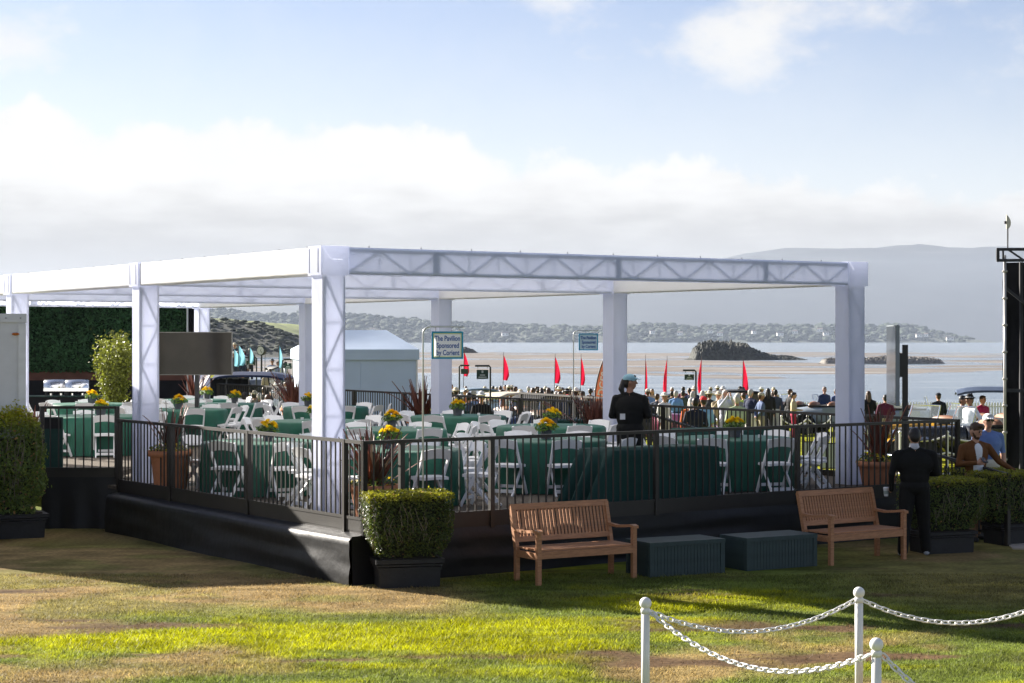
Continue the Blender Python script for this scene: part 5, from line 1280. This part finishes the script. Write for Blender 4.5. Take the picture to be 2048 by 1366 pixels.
# crowd: (column, depth, facing deg, top, legs, hat or hair, pose, hat colour)
random.seed(77)
CROWD = [(1292, 52, 0, '2a2f42', '4a4a55', 'short', 'face', None), (1329, 57, 40, 'eeeae6', 'c8bfae', 'brim', 'down', 'e9e4d6'), (1344, 75, 150, '6a6458', '3a3a3c', 'short', 'down', None), (1352, 66, 160, '7aa4d8', '37507a', 'short', 'front', None), (1366, 70, 170, '48524a', '34343a', 'short', 'hip', None), (1379, 72, 190, '3d4c66', '2a2c34', 'short', 'down', None), (1388, 74, 200, '8f8f94', '44444a', 'short', 'front', None),
 (1383, 47, 170, 'c8632a', 'b4602e', 'long', 'down', None), (1391, 43, 180, '23283a', '22242c', 'short', 'front', None), (1407, 46, 185, '7fa6cc', '5a5a66', 'cap', 'front', 'd23138'), (1412, 68, 150, 'd8d6c8', '3a3a3a', 'brim', 'down', 'e4e2b8'), (1419, 62, 160, '43454a', '303034', 'brim', 'down', 'd8d0b6'), (1437, 60, 25, 'b0a284', '9e9478', 'brim', 'face', 'ddd3b8'), (1450, 58, 10, 'd8dce4', 'e6e6ea', 'long', 'face', None),
 (1476, 63, 170, '8a8d90', '6a6a6c', 'brim', 'down', 'e2dac6'), (1474, 45, 180, 'b9c6a2', 'b4b49c', 'short', 'front', None), (1487, 66, 200, 'c2d86a', '3c3c42', 'short', 'down', None), (1501, 60, 120, '2b3350', 'e6e4e0', 'short', 'down', None), (1522, 59, 90, '5c6c8e', '9c937e', 'cap', 'back', 'c8c2b0'), (1536, 68, 170, '24242a', '2a2a30', 'long', 'down', None), (1546, 72, 190, 'b89a86', '4a4248', 'long', 'down', None),
 (1580, 70, 100, '26262a', '2c2c30', 'short', 'hip', None), (1587, 66, 80, 'b9a98c', 'a8324a', 'short', 'front', None), (1649, 74, 10, '33405e', '5a5f70', 'short', 'front', None), (1672, 76, 30, '4c5c86', '4c4c52', 'short', 'down', None), (1737, 62, 170, '1c1c20', '33323a', 'long', 'down', None), (1771, 58, 180, '5d2440', 'c0b49a', 'short', 'front', None), (1877, 60, 190, '22262e', '22222a', 'cap', 'down', '1c2430'),
 (1925, 47, 60, '26262c', '34343a', 'short', 'front', None), (1940, 46, 300, 'eef0f4', '26262c', 'brim', 'hip', '2a2622'), (1965, 52, 20, 'b8305c', '3c3c44', 'short', 'down', None),
 (905, 72, 160, '6c7078', '3a3a40', 'brim', 'down', 'e8e2d2'), (921, 52, 15, '232733', 'd8d4cc', 'brim', 'front', 'efece2'), (938, 50, 170, '48566e', '3a4254', 'short', 'down', None), (947, 56, 200, '9fb6d6', '7a7a84', 'brim', 'down', 'd8ccb0'), (963, 48, 10, '1c1c22', '26262c', 'brim', 'front', 'f0eee6'), (930, 78, 20, 'c77d5a', '4a4a50', 'short', 'down', None), (912, 60, 180, 'd8d0c8', '4a4a52', 'brim', 'down', 'd9c9a8'),
 (986, 92, 170, '5a6070', '3c3c40', 'short', 'down', None), (993, 94, 30, '8c8074', '3c3c40', 'cap', 'down', 'e0dcd0'), (1001, 90, 200, '3a4254', '3c3c40', 'short', 'down', None), (1010, 93, 10, '4a4c54', '33333a', 'short', 'down', None), (1018, 88, 150, '8c5d4c', '40404a', 'brim', 'down', 'd8d0bc'), (1024, 90, 160, '5c5a58', '40404a', 'brim', 'down', 'cfc4ac'),
 (1057, 86, 170, 'dfe2e8', '60606a', 'short', 'down', None), (1066, 66, 200, '4a4038', '3a3a40', 'short', 'down', None), (1075, 84, 10, 'c9cdd6', '5a5a60', 'cap', 'down', 'f2f0ee'), (1083, 70, 190, 'a08a74', '3a3a40', 'short', 'front', None), (1091, 80, 170, '6c7484', '3a3a40', 'brim', 'down', 'ded8c8'), (1097, 62, 150, '2c3450', '2c3450', 'long', 'down', None), (1104, 78, 180, '3d4250', '33333a', 'short', 'down', None), (1114, 82, 190, '7c6a5c', '3a3a40', 'short', 'down', None),
 (1113, 58, 0, 'b0593c', '3c4460', 'long', 'down', None), (1120, 54, 5, '39456a', '5c5c60', 'short', 'front', None), (1128, 72, 20, '8a5a50', '3a3a40', 'short', 'down', None), (1135, 56, 30, 'c2454e', '8a7a74', 'cap', 'down', 'c8434a'), (1142, 76, 150, '7fa0c8', '3a3a40', 'short', 'down', None), (1152, 60, 170, 'c4ccd8', '6a6a70', 'brim', 'down', 'efe8da'), (1158, 80, 180, '4a5060', '3a3a40', 'cap', 'down', '585a5c'), (1165, 58, 200, 'c8bd9e', '6a6250', 'cap', 'front', '4c4842'), (1176, 54, 190, '1d1d24', '2a2a30', 'short', 'down', None), (1192, 74, 170, 'b4c4d8', '4a4a52', 'short', 'down', None),
 (480, 51, 170, 'dfe0ea', '343c54', 'cap', 'front', 'd8d4e4'), (489, 49, 175, '232a40', '23283a', 'short', 'front', None), (509, 60, 160, '8f8a7e', '3c3c40', 'brim', 'down', 'd2c8b0'), (519, 58, 190, '1f2536', '3a3a44', 'short', 'down', None), (536, 47, 175, '1e222e', '20222c', 'short', 'front', None), (545, 62, 20, 'd6dbe6', '5c5c66', 'cap', 'down', 'f0f0f2'), (528, 70, 170, '6c6860', '3a3a40', 'short', 'down', None), (552, 74, 10, 'b07a60', '3c3c44', 'brim', 'down', 'e2dac8'),
 (561, 78, 180, '4a5472', '3c3c44', 'short', 'down', None), (571, 80, 30, 'dcdfe6', '40424c', 'short', 'down', None), (579, 66, 190, '8c8c90', '3c3c44', 'cap', 'down', 'e6e4e0'), (540, 84, 170, 'c9b49c', '3c3c44', 'short', 'down', None), (474, 86, 10, '40485c', '3c3c44', 'short', 'down', None), (486, 90, 170, 'd8dae2', '3c3c44', 'cap', 'down', 'e4e2de'), (500, 94, 190, '54505c', '3c3c44', 'short', 'down', None), (556, 92, 10, 'aab4c8', '44464e', 'short', 'down', None)]
NAMES = {}
def cname(h):
    r, g, b = [int(h[i:i + 2], 16) for i in (0, 2, 4)]; mx, mn = max(r, g, b), min(r, g, b); v = mx
    if mx - mn < 24: return 'black' if v < 60 else 'dark grey' if v < 110 else 'grey' if v < 165 else 'pale grey' if v < 215 else 'white'
    if r == mx and b == mn: 
        if g > r * .86: return 'yellow green'
        return ('orange' if r > 190 and g < 150 and b < 80 else 'tan' if v > 150 else 'brown')
    if r == mx: return 'red' if v > 130 else 'maroon'
    if g == mx: return 'olive green' if v < 150 else 'pale green'
    return 'navy' if v < 100 else 'slate blue' if v < 170 else 'light blue'
POSE = {'down': 'standing with arms down', 'front': 'hands held in front', 'face': 'hands raised to face', 'hip': 'hand on hip', 'back': 'hands behind the back', 'pocket': 'hands in pockets'}
for a_, b_, y0, y1, cnt in ((468, 590, 58, 95, 14), (895, 1035, 70, 95, 10), (1040, 1200, 62, 92, 16), (1290, 1560, 62, 92, 16)):
    for q in range(cnt):
        h_ = random.choice(('short', 'short', 'long', 'brim', 'cap'))
        CROWD.append((random.uniform(a_, b_), random.uniform(y0, y1), random.choice((0, 20, 160, 180, 200, 90)), random.choice(('2b3350', '1f2024', '6c7484', 'dcdfe6', 'b9a98c', '7fa0c8', '8a5a50', '4a5060', 'c9b49c', '43454a', 'e6e2da', '5d2440')), random.choice(('3a3a40', '2c2c30', 'b4a890', '4a4a52', 'd8d4cc', '37507a')), h_, random.choice(('down', 'down', 'front', 'hip')), random.choice(('e8e2d2', 'efece2', 'd8ccb0', '2a2622')) if h_ in ('brim', 'cap') else None))
hairs = [HAIRD, HAIRB, HAIRD, HAIRB, HAIRD, HAIRB, HAIRG]
for i, (px, Yd, fc, top, legs, hd, pose, hc) in enumerate(CROWD):
    p = at(px, Yd); p.z = gzz(p.x, p.y); arms = (pose, pose) if pose in ('face', 'front', 'down', 'back') else ('down', pose)
    var = i % 2; key = (hd, pose, var)
    lab = 'spectator in %s top, %s trousers%s, %s' % (cname(top), cname(legs), {'cap': ', %s cap' % (cname(hc) if hc else ''), 'brim': ', %s brimmed hat' % (cname(hc) if hc else '')}.get(hd, ', long hair' if hd == 'long' else ''), POSE[pose])
    o = person(lab, p, R(fc + random.uniform(-15, 15)), dict(top=cloth(top), legs=cloth(legs), hair=random.choice(hairs), hat=cloth(hc) if hc else BLK, skin=random.choice((SKIN, SKIN, SKIN2))), .017, 'spectators on the far lawn', key, h=1.72 + .06 * var, arms=arms, hat=hd if hd in ('cap', 'brim') else None, hair='long' if hd == 'long' else 'short', girth=1.0 + .12 * var, step=.08 * var, stance=.10 + .03 * var)
    o.scale = (1, 1, random.uniform(.95, 1.04))

# ================================================================ CARS
TYRE = mat('car_tyre', (.018, .018, .018), .8); CHROME = mat('chrome', (.75, .76, .78), .12, .95); GLASS = mat('windscreen_glass', (.25, .30, .33), .08, spec=.5); GLASS.node_tree.nodes['Principled BSDF'].inputs['Alpha'].default_value = .22; SEAT = mat('tan_leather', (.22, .10, .05), .5)
def paint(h): return mat('car_paint_' + h, tuple(.8 * x for x in hexc(h)), .25, var=.04, coat=.6)
def vintage(label, p, rz, col, roof=None, wheelcol=None, L_=4.4, group='vintage cars on the lawn'):
    """1930s tourer, nose along -Y, origin between the wheels"""
    t = thing('vintage_car', label, 'car', p, rz, group); C_ = paint(col); w = .68; h2 = L_ / 2
    def shell(name, secs, m_, n=14, parent=t):
        vs = []
        for (y, hw, z0, z1) in secs:
            for k in range(n):
                a = -math.pi / 2 + 2 * math.pi * k / n; c, s = math.cos(a), math.sin(a)
                x = hw * math.copysign(abs(c) ** .55, c); z = (z0 + z1) / 2 + (z1 - z0) / 2 * math.copysign(abs(s) ** .55, s); vs.append((x, y, z))
        m = len(secs)
        return MB().add(vs, [(i * n + k, i * n + (k + 1) % n, (i + 1) * n + (k + 1) % n, (i + 1) * n + k) for i in range(m - 1) for k in range(n)] + [tuple(range(n))[::-1], tuple((m - 1) * n + k for k in range(n))]).build(name, m_, parent, True)
    shell('bonnet', [(-h2 + .45, .26, .48, 1.02), (-h2 + .50, .29, .45, 1.06), (-.35, .42, .42, 1.10), (-.30, .44, .42, 1.11)], C_)
    shell('body', [(-.30, .55, .40, 1.10), (-.1, .64, .38, 1.14), (.6, .68, .38, 1.10), (1.3, .66, .38, 1.08), (h2 - .25, .52, .45, 1.0), (h2 - .08, .40, .52, .88)], C_)
    MB().box((0, .55, 1.09), (1.08, 1.5, .06)).build('cabin_shade_slab', mat('cabin_dark', (.02, .018, .016), .8), t)  # solid dark slab painted like the shaded hollow of an open cabin
    for y in (.35, 1.1): shell('seat', [(y, .50, .8, 1.22), (y + .16, .50, .8, 1.26), (y + .22, .48, .8, 1.2)], SEAT, 12)
    g = MB().box((0, -h2 + .42, .76), (.50, .06, .56)).build('radiator_grille', CHROME, t)
    for q in range(7): MB().box((-.21 + q * .07, -h2 + .385, .76), (.012, .02, .50)).build('grille_bar', mat('grille_dark', (.05, .05, .05), .4), g)
    for s in (-1, 1):
        MB().ball((s * .40, -h2 + .48, .88), (.115, .13, .115), 14, 10).build('headlight', CHROME, t, True)
        for yy in (-h2 + .75, h2 - .85):
            wh = MB(); k = MB().lathe([(.20, -.07), (.36, -.075), (.385, -.04), (.385, .04), (.36, .075), (.20, .07)], n=26); wh.add([(s * w + c, yy + a, .385 + b) for a, b, c in k.v], k.f); wh = wh.build('wheel', TYRE, t, True)
            k = MB().lathe([(.06, -.085), (.21, -.05), (.235, -.07), (.235, .07), (.21, .05), (.06, .085)], n=20); MB().add([(s * w + c, yy + a, .385 + b) for a, b, c in k.v], k.f).build('rim', wheelcol or CHROME, wh, True)
            fd = MB(); vs = []; n = 12
            for i in range(n + 1):
                a = R(-15) + R(205) * i / n; rr = .46
                y_, z_ = yy - rr * math.cos(a), .385 + rr * math.sin(a)
                if a > R(150): y_ += .25 * (a - R(150)); 
                vs += [(s * (w - .17), y_, z_ + .0), (s * w, y_, z_ + .035), (s * (w + .15), y_, z_ - .03)]
            fd.add(vs, [(i * 3 + k, i * 3 + k + 1, (i + 1) * 3 + k + 1, (i + 1) * 3 + k) for i in range(n) for k in (0, 1)]); fd.build('fender', C_, t, True)
        MB().box((s * (w + .02), .05, .33), (.26, L_ * .34, .035)).build('running_board', TYRE, t)
        MB().box((s * .665, .35, .78), (.012, .70, .52)).build('door', C_, t)
    MB().path([(-.72, -h2 + .22, .42), (0, -h2 + .12, .42), (.72, -h2 + .22, .42)], .032, 8).build('bumper', CHROME, t, True)
    ws = MB().add([(-.58, -.28, 1.10), (.58, -.28, 1.10), (.54, -.14, 1.52), (-.54, -.14, 1.52)], [(0, 1, 2, 3)]).build('windscreen', GLASS, t)
    fr = MB()
    for a, b in (((-.58, -.28, 1.1), (-.54, -.14, 1.52)), ((.58, -.28, 1.1), (.54, -.14, 1.52)), ((-.54, -.14, 1.52), (.54, -.14, 1.52))): fr.path([a, b], .018, 6)
    fr.build('frame', CHROME, ws)
    if roof:
        vs = []; secs = [(-.22, .60, 1.52, 1.60), (.1, .64, 1.60, 1.70), (.8, .65, 1.60, 1.72), (1.4, .62, 1.52, 1.66), (1.72, .58, 1.10, 1.50)]
        shell('soft_top', secs, mat('roof_' + roof, tuple(.8 * x for x in hexc(roof)), .7, var=.1), 14)
        for s in (-1, 1):
            for y in (.15, 1.0): MB().path([(s * .60, y, 1.08), (s * .60, y, 1.60)], .02, 6).build('hood_iron', CHROME, t)
    k = MB().lathe([(.12, -.07), (.36, -.07), (.36, .07), (.12, .07)], n=22); MB().add([(a, h2 + .02 + c, .78 + b) for a, b, c in k.v], k.f).build('spare_wheel', TYRE, t, True)
    return t
def car_at(px, Yd): p = at(px, Yd); p.z = gzz(p.x, p.y); return p
vintage('navy vintage tourer with black soft top parked past the ramp railing', car_at(1058, 54), R(-42), '2f3f66', '1a1a1e')
vintage('dark vintage car with cream soft top behind the navy tourer', car_at(988, 61), R(-50), '2e3338', 'cfc6b2')
vintage('pale blue vintage car near the small framed sign', car_at(925, 82), R(-60), '9fb8cc', '6e8496')
vintage('pink vintage roadster behind the attendant', car_at(1312, 58), R(78), 'c46a8e', None)
vintage('white vintage saloon with black roof behind the spectators', car_at(1440, 72), R(-70), 'dcdfe2', '17181b')
vintage('grey open vintage car behind the rope past the navy blazer', car_at(1565, 76), R(60), '5a646c', None)
vintage('dark green open vintage car near the tan jacket spectator', car_at(1622, 74), R(70), '26352e', None)
vintage('silver open vintage car near the man in open navy jacket', car_at(1690, 72), R(65), '9aa4ac', None)
vintage('silver blue open vintage car before the picket fence', car_at(1842, 66), R(75), '8b98a6', None)
vintage('yellow open vintage car with tan seats on the sunny grass', car_at(1862, 47), R(-64), 'd09a1c', None, paint('d09a1c'))
vintage('brown wooden bodied vintage car beside the embracing couple', car_at(1932, 50), R(-75), '8a6a4a', None)
vintage('black vintage car in front of the brown wooden bodied one', car_at(1945, 44), R(-80), '1c1d20', None)
vintage('grey vintage car beyond the blue flags', car_at(545, 88), R(-60), '7c8288', '33363a')
vintage('cream vintage car beside the white tent', car_at(575, 70), R(-70), 'c9bfa8', None)
def cart(label, p, rz, roofc, rw=1.25):
    t = thing('golf_cart', label, 'golf cart', p, rz, 'golf carts on the lawn'); b = paint('3c4048')
    mb = MB(); mb.box((0, 0, .42), (1.15, 2.2, .28)); mb.build('body', b, t)
    vs = [(-.5, -1.1, .5), (.5, -1.1, .5), (.5, -.75, .95), (-.5, -.75, .95), (-.5, -.5, .5), (.5, -.5, .5)]
    MB().add(vs, [(0, 1, 2, 3), (3, 2, 5, 4), (0, 3, 4), (1, 5, 2)]).build('cowl', b, t)
    MB().box((0, .2, .68), (1.0, .5, .2)).build('seat', SEAT, t); MB().box((0, .48, .95), (1.0, .12, .5)).build('seat_back', SEAT, t)
    for s in (-1, 1):
        for y, y2 in ((-.75, -.55), (.75, .65)): MB().path([(s * .5, y, .8), (s * .52, y2, 1.85)], .02, 6).build('roof_post', TVB, t)
        for y in (-.75, .75):
            k = MB().lathe([(.05, -.08), (.22, -.08), (.23, 0), (.22, .08), (.05, .08)], n=18); MB().add([(s * .5 + c, y + a, .23 + d) for a, d, c in k.v], k.f).build('wheel', TYRE, t, True)
    vs = []; n = 10
    for i in range(n + 1):
        for k in range(5):
            x = (-1 + 2 * k / 4) * rw / 2; y = -1.05 + 2.1 * i / n; vs.append((x, y, 1.95 - .10 * (2 * i / n - 1) ** 4 - .09 * (x / (rw / 2)) ** 4))
    o = len(vs); vs += [(x, y, z - .06) for x, y, z in vs]
    q = lambda i, k: i * 5 + k
    fs = [(q(i, k), q(i, k + 1), q(i + 1, k + 1), q(i + 1, k)) for i in range(n) for k in range(4)] + [(o + q(i, k), o + q(i + 1, k), o + q(i + 1, k + 1), o + q(i, k + 1)) for i in range(n) for k in range(4)]
    fs += [(q(i, 0), q(i + 1, 0), o + q(i + 1, 0), o + q(i, 0)) for i in range(n)] + [(q(i, 4), o + q(i, 4), o + q(i + 1, 4), q(i + 1, 4)) for i in range(n)] + [(q(0, k), o + q(0, k), o + q(0, k + 1), q(0, k + 1)) for k in range(4)] + [(q(n, k), q(n, k + 1), o + q(n, k + 1), o + q(n, k)) for k in range(4)]
    MB().add(vs, fs).build('roof', cloth(roofc), t)
    MB().add([(-.5, -.72, .95), (.5, -.72, .95), (.5, -.57, 1.75), (-.5, -.57, 1.75)], [(0, 1, 2, 3)]).build('windscreen', GLASS, t)
    return t
cart('golf cart with slate blue roof behind the scaffold tower', car_at(1990, 52), R(80), '4c5a72')
p = car_at(506, 55); p.z += .45; cart('golf cart with wide navy canopy past the grey television', p - Vector((0, 0, .03)), R(85), '343f5c', 1.5)

# ================================================================ FLAGS, SMALL SIGNS, FENCE
REDF = mat('red_flag', (.62, .010, .045), .7, var=.12, scale=3, transl=.35); BLUFL = mat('light_blue_flag', (.24, .52, .66), .7, var=.12, scale=3, transl=.35); POLE = mat('flag_pole', (.05, .04, .04), .5)
def flag(label, px, Yd, ytop, ybot, wpx, m_, group, lean=0.0, edge=1.0):
    p = at(px, Yd); g = gzz(p.x, p.y); t = thing('flag', label, 'flag', (p.x, p.y, g), 0, group); zt, zb = zat(ytop, Yd) - g, zat(ybot, Yd) - g; w = wpx * Yd / F
    MB().path([(0, 0, 0), (lean * .4, 0, zt * .5), (lean, 0, zt)], [.018, .014, .010], 6).build('pole', POLE, t)
    mb = MB(); n = 16; m2 = 5; vs = []
    za = zt - .10
    for i in range(n + 1):
        s = i / n; z = za + (zb - za) * s; ww = w * (math.sin(math.pi / 2 * min(1, s * 1.15)) ** .9) * (1 - .30 * max(0, s - .82) / .18)
        for k in range(m2 + 1):
            u = k / m2; vs.append((lean * (z / zt) ** 1.5 + u * ww * edge, .06 * math.sin(u * 6 + s * 5) * u * (.3 + s), z - .03 * u))
    mb.add(vs, [(i * (m2 + 1) + k, (i + 1) * (m2 + 1) + k, (i + 1) * (m2 + 1) + k + 1, i * (m2 + 1) + k + 1) for i in range(n) for k in range(m2)]); mb.build('cloth', m_, t, True); return t
GR = 'tall red pennants along the shore'; GB = 'light blue pennants on the far lawn'
for px, yt, yb_, w, lab in ((926, 698, 752, 11, 'red pennant rising beside the framed sign'), (1005, 704, 760, 12, 'red pennant behind the cream topped car'), (1108, 707, 766, 12, 'red pennant behind the long haired spectator'), (1160, 708, 770, 9, 'red pennant next to the brown feather banner'), (1289, 709, 788, 5, 'narrow furled dark red pennant behind the blue cap attendant'), (1332, 711, 790, -7, 'red pennant over the orange scarf spectator'), (1401, 711, 785, -7, 'narrow red pennant next to the green hanging sign'), (1484, 713, 792, 12, 'wide red pennant over the navy blazer spectator')):
    flag(lab, px, 84, yt, yb_, w, REDF, GR, .05)
for px, yt, yb_, w, lab in ((466, 690, 732, 12, 'light blue pennant half hidden by the television'), (475, 682, 730, 13, 'tallest light blue pennant by the television'), (497, 685, 726, 8, 'light blue pennant behind the dark framed board'), (556, 682, 735, 7, 'narrow light blue pennant near the tent'), (528, 700, 730, 0.5, 'bare thin flag pole near the clock')):
    flag(lab, px, 64, yt, yb_, w * 1.15, BLUFL, GB, .04)
# brown feather banner
p = at(1189, 47); g = gzz(p.x, p.y); t = thing('feather_banner', 'brown feather banner with white letters beside the column', 'banner', (p.x, p.y, g), 0); zt = zat(706, 47) - g; zb = zat(832, 47) - g
mb = MB(); n = 18; vs = []; w = .46
for i in range(n + 1):
    s = i / n; z = zb + (zt - zb) * s; x0 = .30 * (s ** 2.4); x1 = w + .02 * math.sin(s * 6) if s < .9 else w + (0.33 - w) * (s - .9) / .1
    vs += [(x0, 0, z), ((x0 + x1) / 2, .012 * math.sin(s * 7), z), (x1, 0, z)]
mb.add(vs, [(i * 3 + k, i * 3 + k + 1, (i + 1) * 3 + k + 1, (i + 1) * 3 + k) for i in range(n) for k in (0, 1)]); bn = mb.build('cloth', mat('rust_banner', (.36, .11, .055), .7, var=.1, transl=.3), t, True)
MB().path([(-.012 + .30 * ((i / 12) ** 2.4 if i > 0 else 0), 0, zb + (zt - zb) * i / 12) for i in range(13)], .014, 6).build('pole', POLE, t); MB().path([(-.012, 0, 0), (-.012, 0, zb)], .014, 6).build('pole', POLE, t)
link('lettering', text_mesh('DGES', .25, mat('banner_white', (.75, .74, .72), .6)), bn, (.215, -.03, zat(768, 47) - g), (R(90), R(-80), 0), (1.0, .95, 1))
GSG = mat('sign_dark_green', (.018, .045, .028), .5); SGT = mat('sign_pale_print', (.55, .58, .54), .6); FRM = mat('sign_frame', (.012, .020, .016), .4)
def small_sign(label, px0, px1, y0, y1, Yd, side, marks=True, postlow=None, panel=GSG):
    x0 = at(px0, Yd).x; x1 = at(px1, Yd).x; g = gzz(x1, Yd); t = thing('hanging_sign', label, 'sign', ((x0 + x1) / 2, Yd, g), 0, 'small dark hanging signs'); w = x1 - x0; zt = zat(y0, Yd) - g; zb = zat(y1, Yd) - g
    MB().box((0, 0, (zt + zb) / 2 - .05), (w * .90, .03, zt - zb - .1)).build('panel', panel, t)
    xs = side * (w / 2 + .04)
    MB().path([(xs, 0, 0), (xs, 0, zt - .02), (xs - side * .04, 0, zt + .02), (-xs * .95, 0, zt + .02)], .028, 8).build('frame', FRM, t)
    for s in (-1, 1): MB().path([(s * w * .36, 0, zt + .02), (s * w * .36, 0, zt - .06)], .008, 5).build('hanger', FRM, t)
    if marks:
        hh = zt - zb
        MB().box((0, -.019, zt - .05 - hh * .28), (w * .14, .006, hh * .20)).build('emblem', SGT, t)
        for k, (q, ww) in enumerate(((.55, .40), (.72, .62))): MB().box((0, -.019, zt - .05 - hh * q), (w * ww, .006, hh * .07)).build('print_line', SGT, t)
    return t
small_sign('dark green hanging sign on a bent frame over the cream topped car', 952, 978, 733, 758, 57, 1)
small_sign('small dark framed board before a red pennant', 921, 937, 732, 748, 66, -1, False)
small_sign('dark green hanging sign on a bent frame over the crowd', 1368, 1389, 742, 760, 55, 1)
small_sign('black framed board before a light blue pennant', 492, 511, 716, 730, 72, 1)
small_sign('black framed board at the tent edge', 568, 584, 720, 738, 60, -1)
# street clock
p = at(523, 92); g = gzz(p.x, p.y); t = thing('street_clock', 'dark post clock with round white face on the far lawn', 'clock', (p.x, p.y, g), R(-30)); zc = zat(701, 92) - g
MB().path([(0, 0, 0), (0, 0, zc - .15)], [.06, .04], 10).build('post', FRM, t)
k = MB().lathe([(.20, -.08), (.235, -.08), (.235, .08), (.20, .08)], n=24); hd_ = MB().add([(a, c, zc + b) for a, b, c in k.v], k.f).build('case', FRM, t)
k = MB().lathe([(.001, 0), (.20, 0)], n=24, cap=False); MB().add([(a, -.086, zc + b) for a, b, c in k.v], k.f).build('face', mat('clock_white', (.7, .7, .68), .5), hd_)
for a, l in ((.6, .10), (2.4, .15)): MB().bar((0, -.093, zc), (l * math.sin(a), -.093, zc + l * math.cos(a)), .006, .02, up=(0, 0, 1)).build('hand', FRM, hd_)
# picket fence along the lawn edge
fa = at(1180, 94.5); fb = at(2120, 92.0); t = thing('picket_fence', 'white picket fence along the seaward edge of the lawn', 'fence'); d = fb - fa; l = d.length; d.normalize(); n = int(l / .135)
fa.z = 0
me = MB().add([(-.045, -.01, 0), (.045, -.01, 0), (.045, -.01, .92), (0, -.01, 1.02), (-.045, -.01, .92), (-.045, .01, 0), (.045, .01, 0), (.045, .01, .92), (0, .01, 1.02), (-.045, .01, .92)], [(0, 1, 2, 3, 4), (9, 8, 7, 6, 5), (0, 5, 6, 1), (1, 6, 7, 2), (2, 7, 8, 3), (3, 8, 9, 4), (4, 9, 5, 0)]).mesh('picket', WHITEP)
for q in range(n):
    c = fa + d * (l * q / n); link('picket', me, t, (c.x, c.y, gzz(c.x, c.y) - .03), (0, 0, math.atan2(d.y, d.x)))
za_, zb_ = gzz(fa.x, fa.y), gzz(fb.x, fb.y)
for hh in (.28, .75): MB().bar((fa.x, fa.y + .03, za_ + hh), (fb.x, fb.y + .03, zb_ + hh), .03, .08).build('rail', WHITEP, t)
# rope stanchions on the far lawn
def stanchion(px, Yd):
    p = car_at(px, Yd); t = thing('rope_stanchion', 'white rope stanchion on the show lawn', 'stanchion', p, 0, 'rope stanchions on the show lawn')
    MB().lathe([(.12, 0), (.12, .02), (.03, .05)], n=12).build('base', PVC, t); MB().lathe([(.024, .03), (.024, .95)], n=10).build('pole', PVC, t); MB().ball((0, 0, .96), .04, 10, 7).build('ball_cap', PVC, t); return p
def rope(a, b, sag, hh):
    t = thing('barrier_rope', 'white barrier rope sagging between lawn stanchions', 'rope', a + Vector((0, 0, hh)), 0, 'white barrier ropes'); dd = b - a
    MB().path([(dd.x * s, dd.y * s, dd.z * s - sag * 4 * s * (1 - s)) for s in np.linspace(0, 1, 14)], .022, 6).build('rope', PVC, t, True)
ps = [stanchion(px, 60) for px in (1563, 1615, 1662)]
for a, b in zip(ps, ps[1:]): rope(a, b, .22, .9)
ps = [stanchion(px, 43) for px in (1800, 1895, 1985, 2075)]
for a, b in zip(ps, ps[1:]): rope(a, b, .14, .9); rope(a, b, .08, .5)
for px, Yd in ((1625, 41), (1662, 40)):
    t = thing('lawn_placard', 'small easel placard standing on the sunny lawn by the ramp', 'placard', car_at(px, Yd), R(10), 'easel placards on the lawn')
    MB().box((0, 0, .55), (.42, .02, .50)).build('board', mat('placard_grey', (.32, .36, .38), .5, var=.2, scale=8), t)
    MB().box((0, .015, .55), (.47, .02, .55)).build('frame', FRM, t)
    for s in (-1, 1): MB().path([(s * .2, .03, 0), (s * .17, .03, .85)], .014, 6).build('leg', TEAK, t)
    MB().path([(0, .25, 0), (0, .04, .8)], .014, 6).build('leg', TEAK, t)
HAZE = 0.36e-4
# ---------------------------------------------------------------- haze
hz = MB().box((0, 6500, 225), (27000, 13800, 464)).build('haze', [], None)
m = bpy.data.materials.new('haze_air'); m.use_nodes = True; nt = m.node_tree; nt.nodes.clear()
o_ = nt.nodes.new('ShaderNodeOutputMaterial'); pv = nt.nodes.new('ShaderNodeVolumePrincipled')
pv.inputs['Color'].default_value = (0.72, 0.82, 1.0, 1); pv.inputs['Density'].default_value = HAZE; pv.inputs['Anisotropy'].default_value = 0.0
nt.links.new(pv.outputs[0], o_.inputs['Volume']); hz.data.materials.append(m)
tag(hz, 'thin sea haze over the bay', 'haze', kind='stuff')
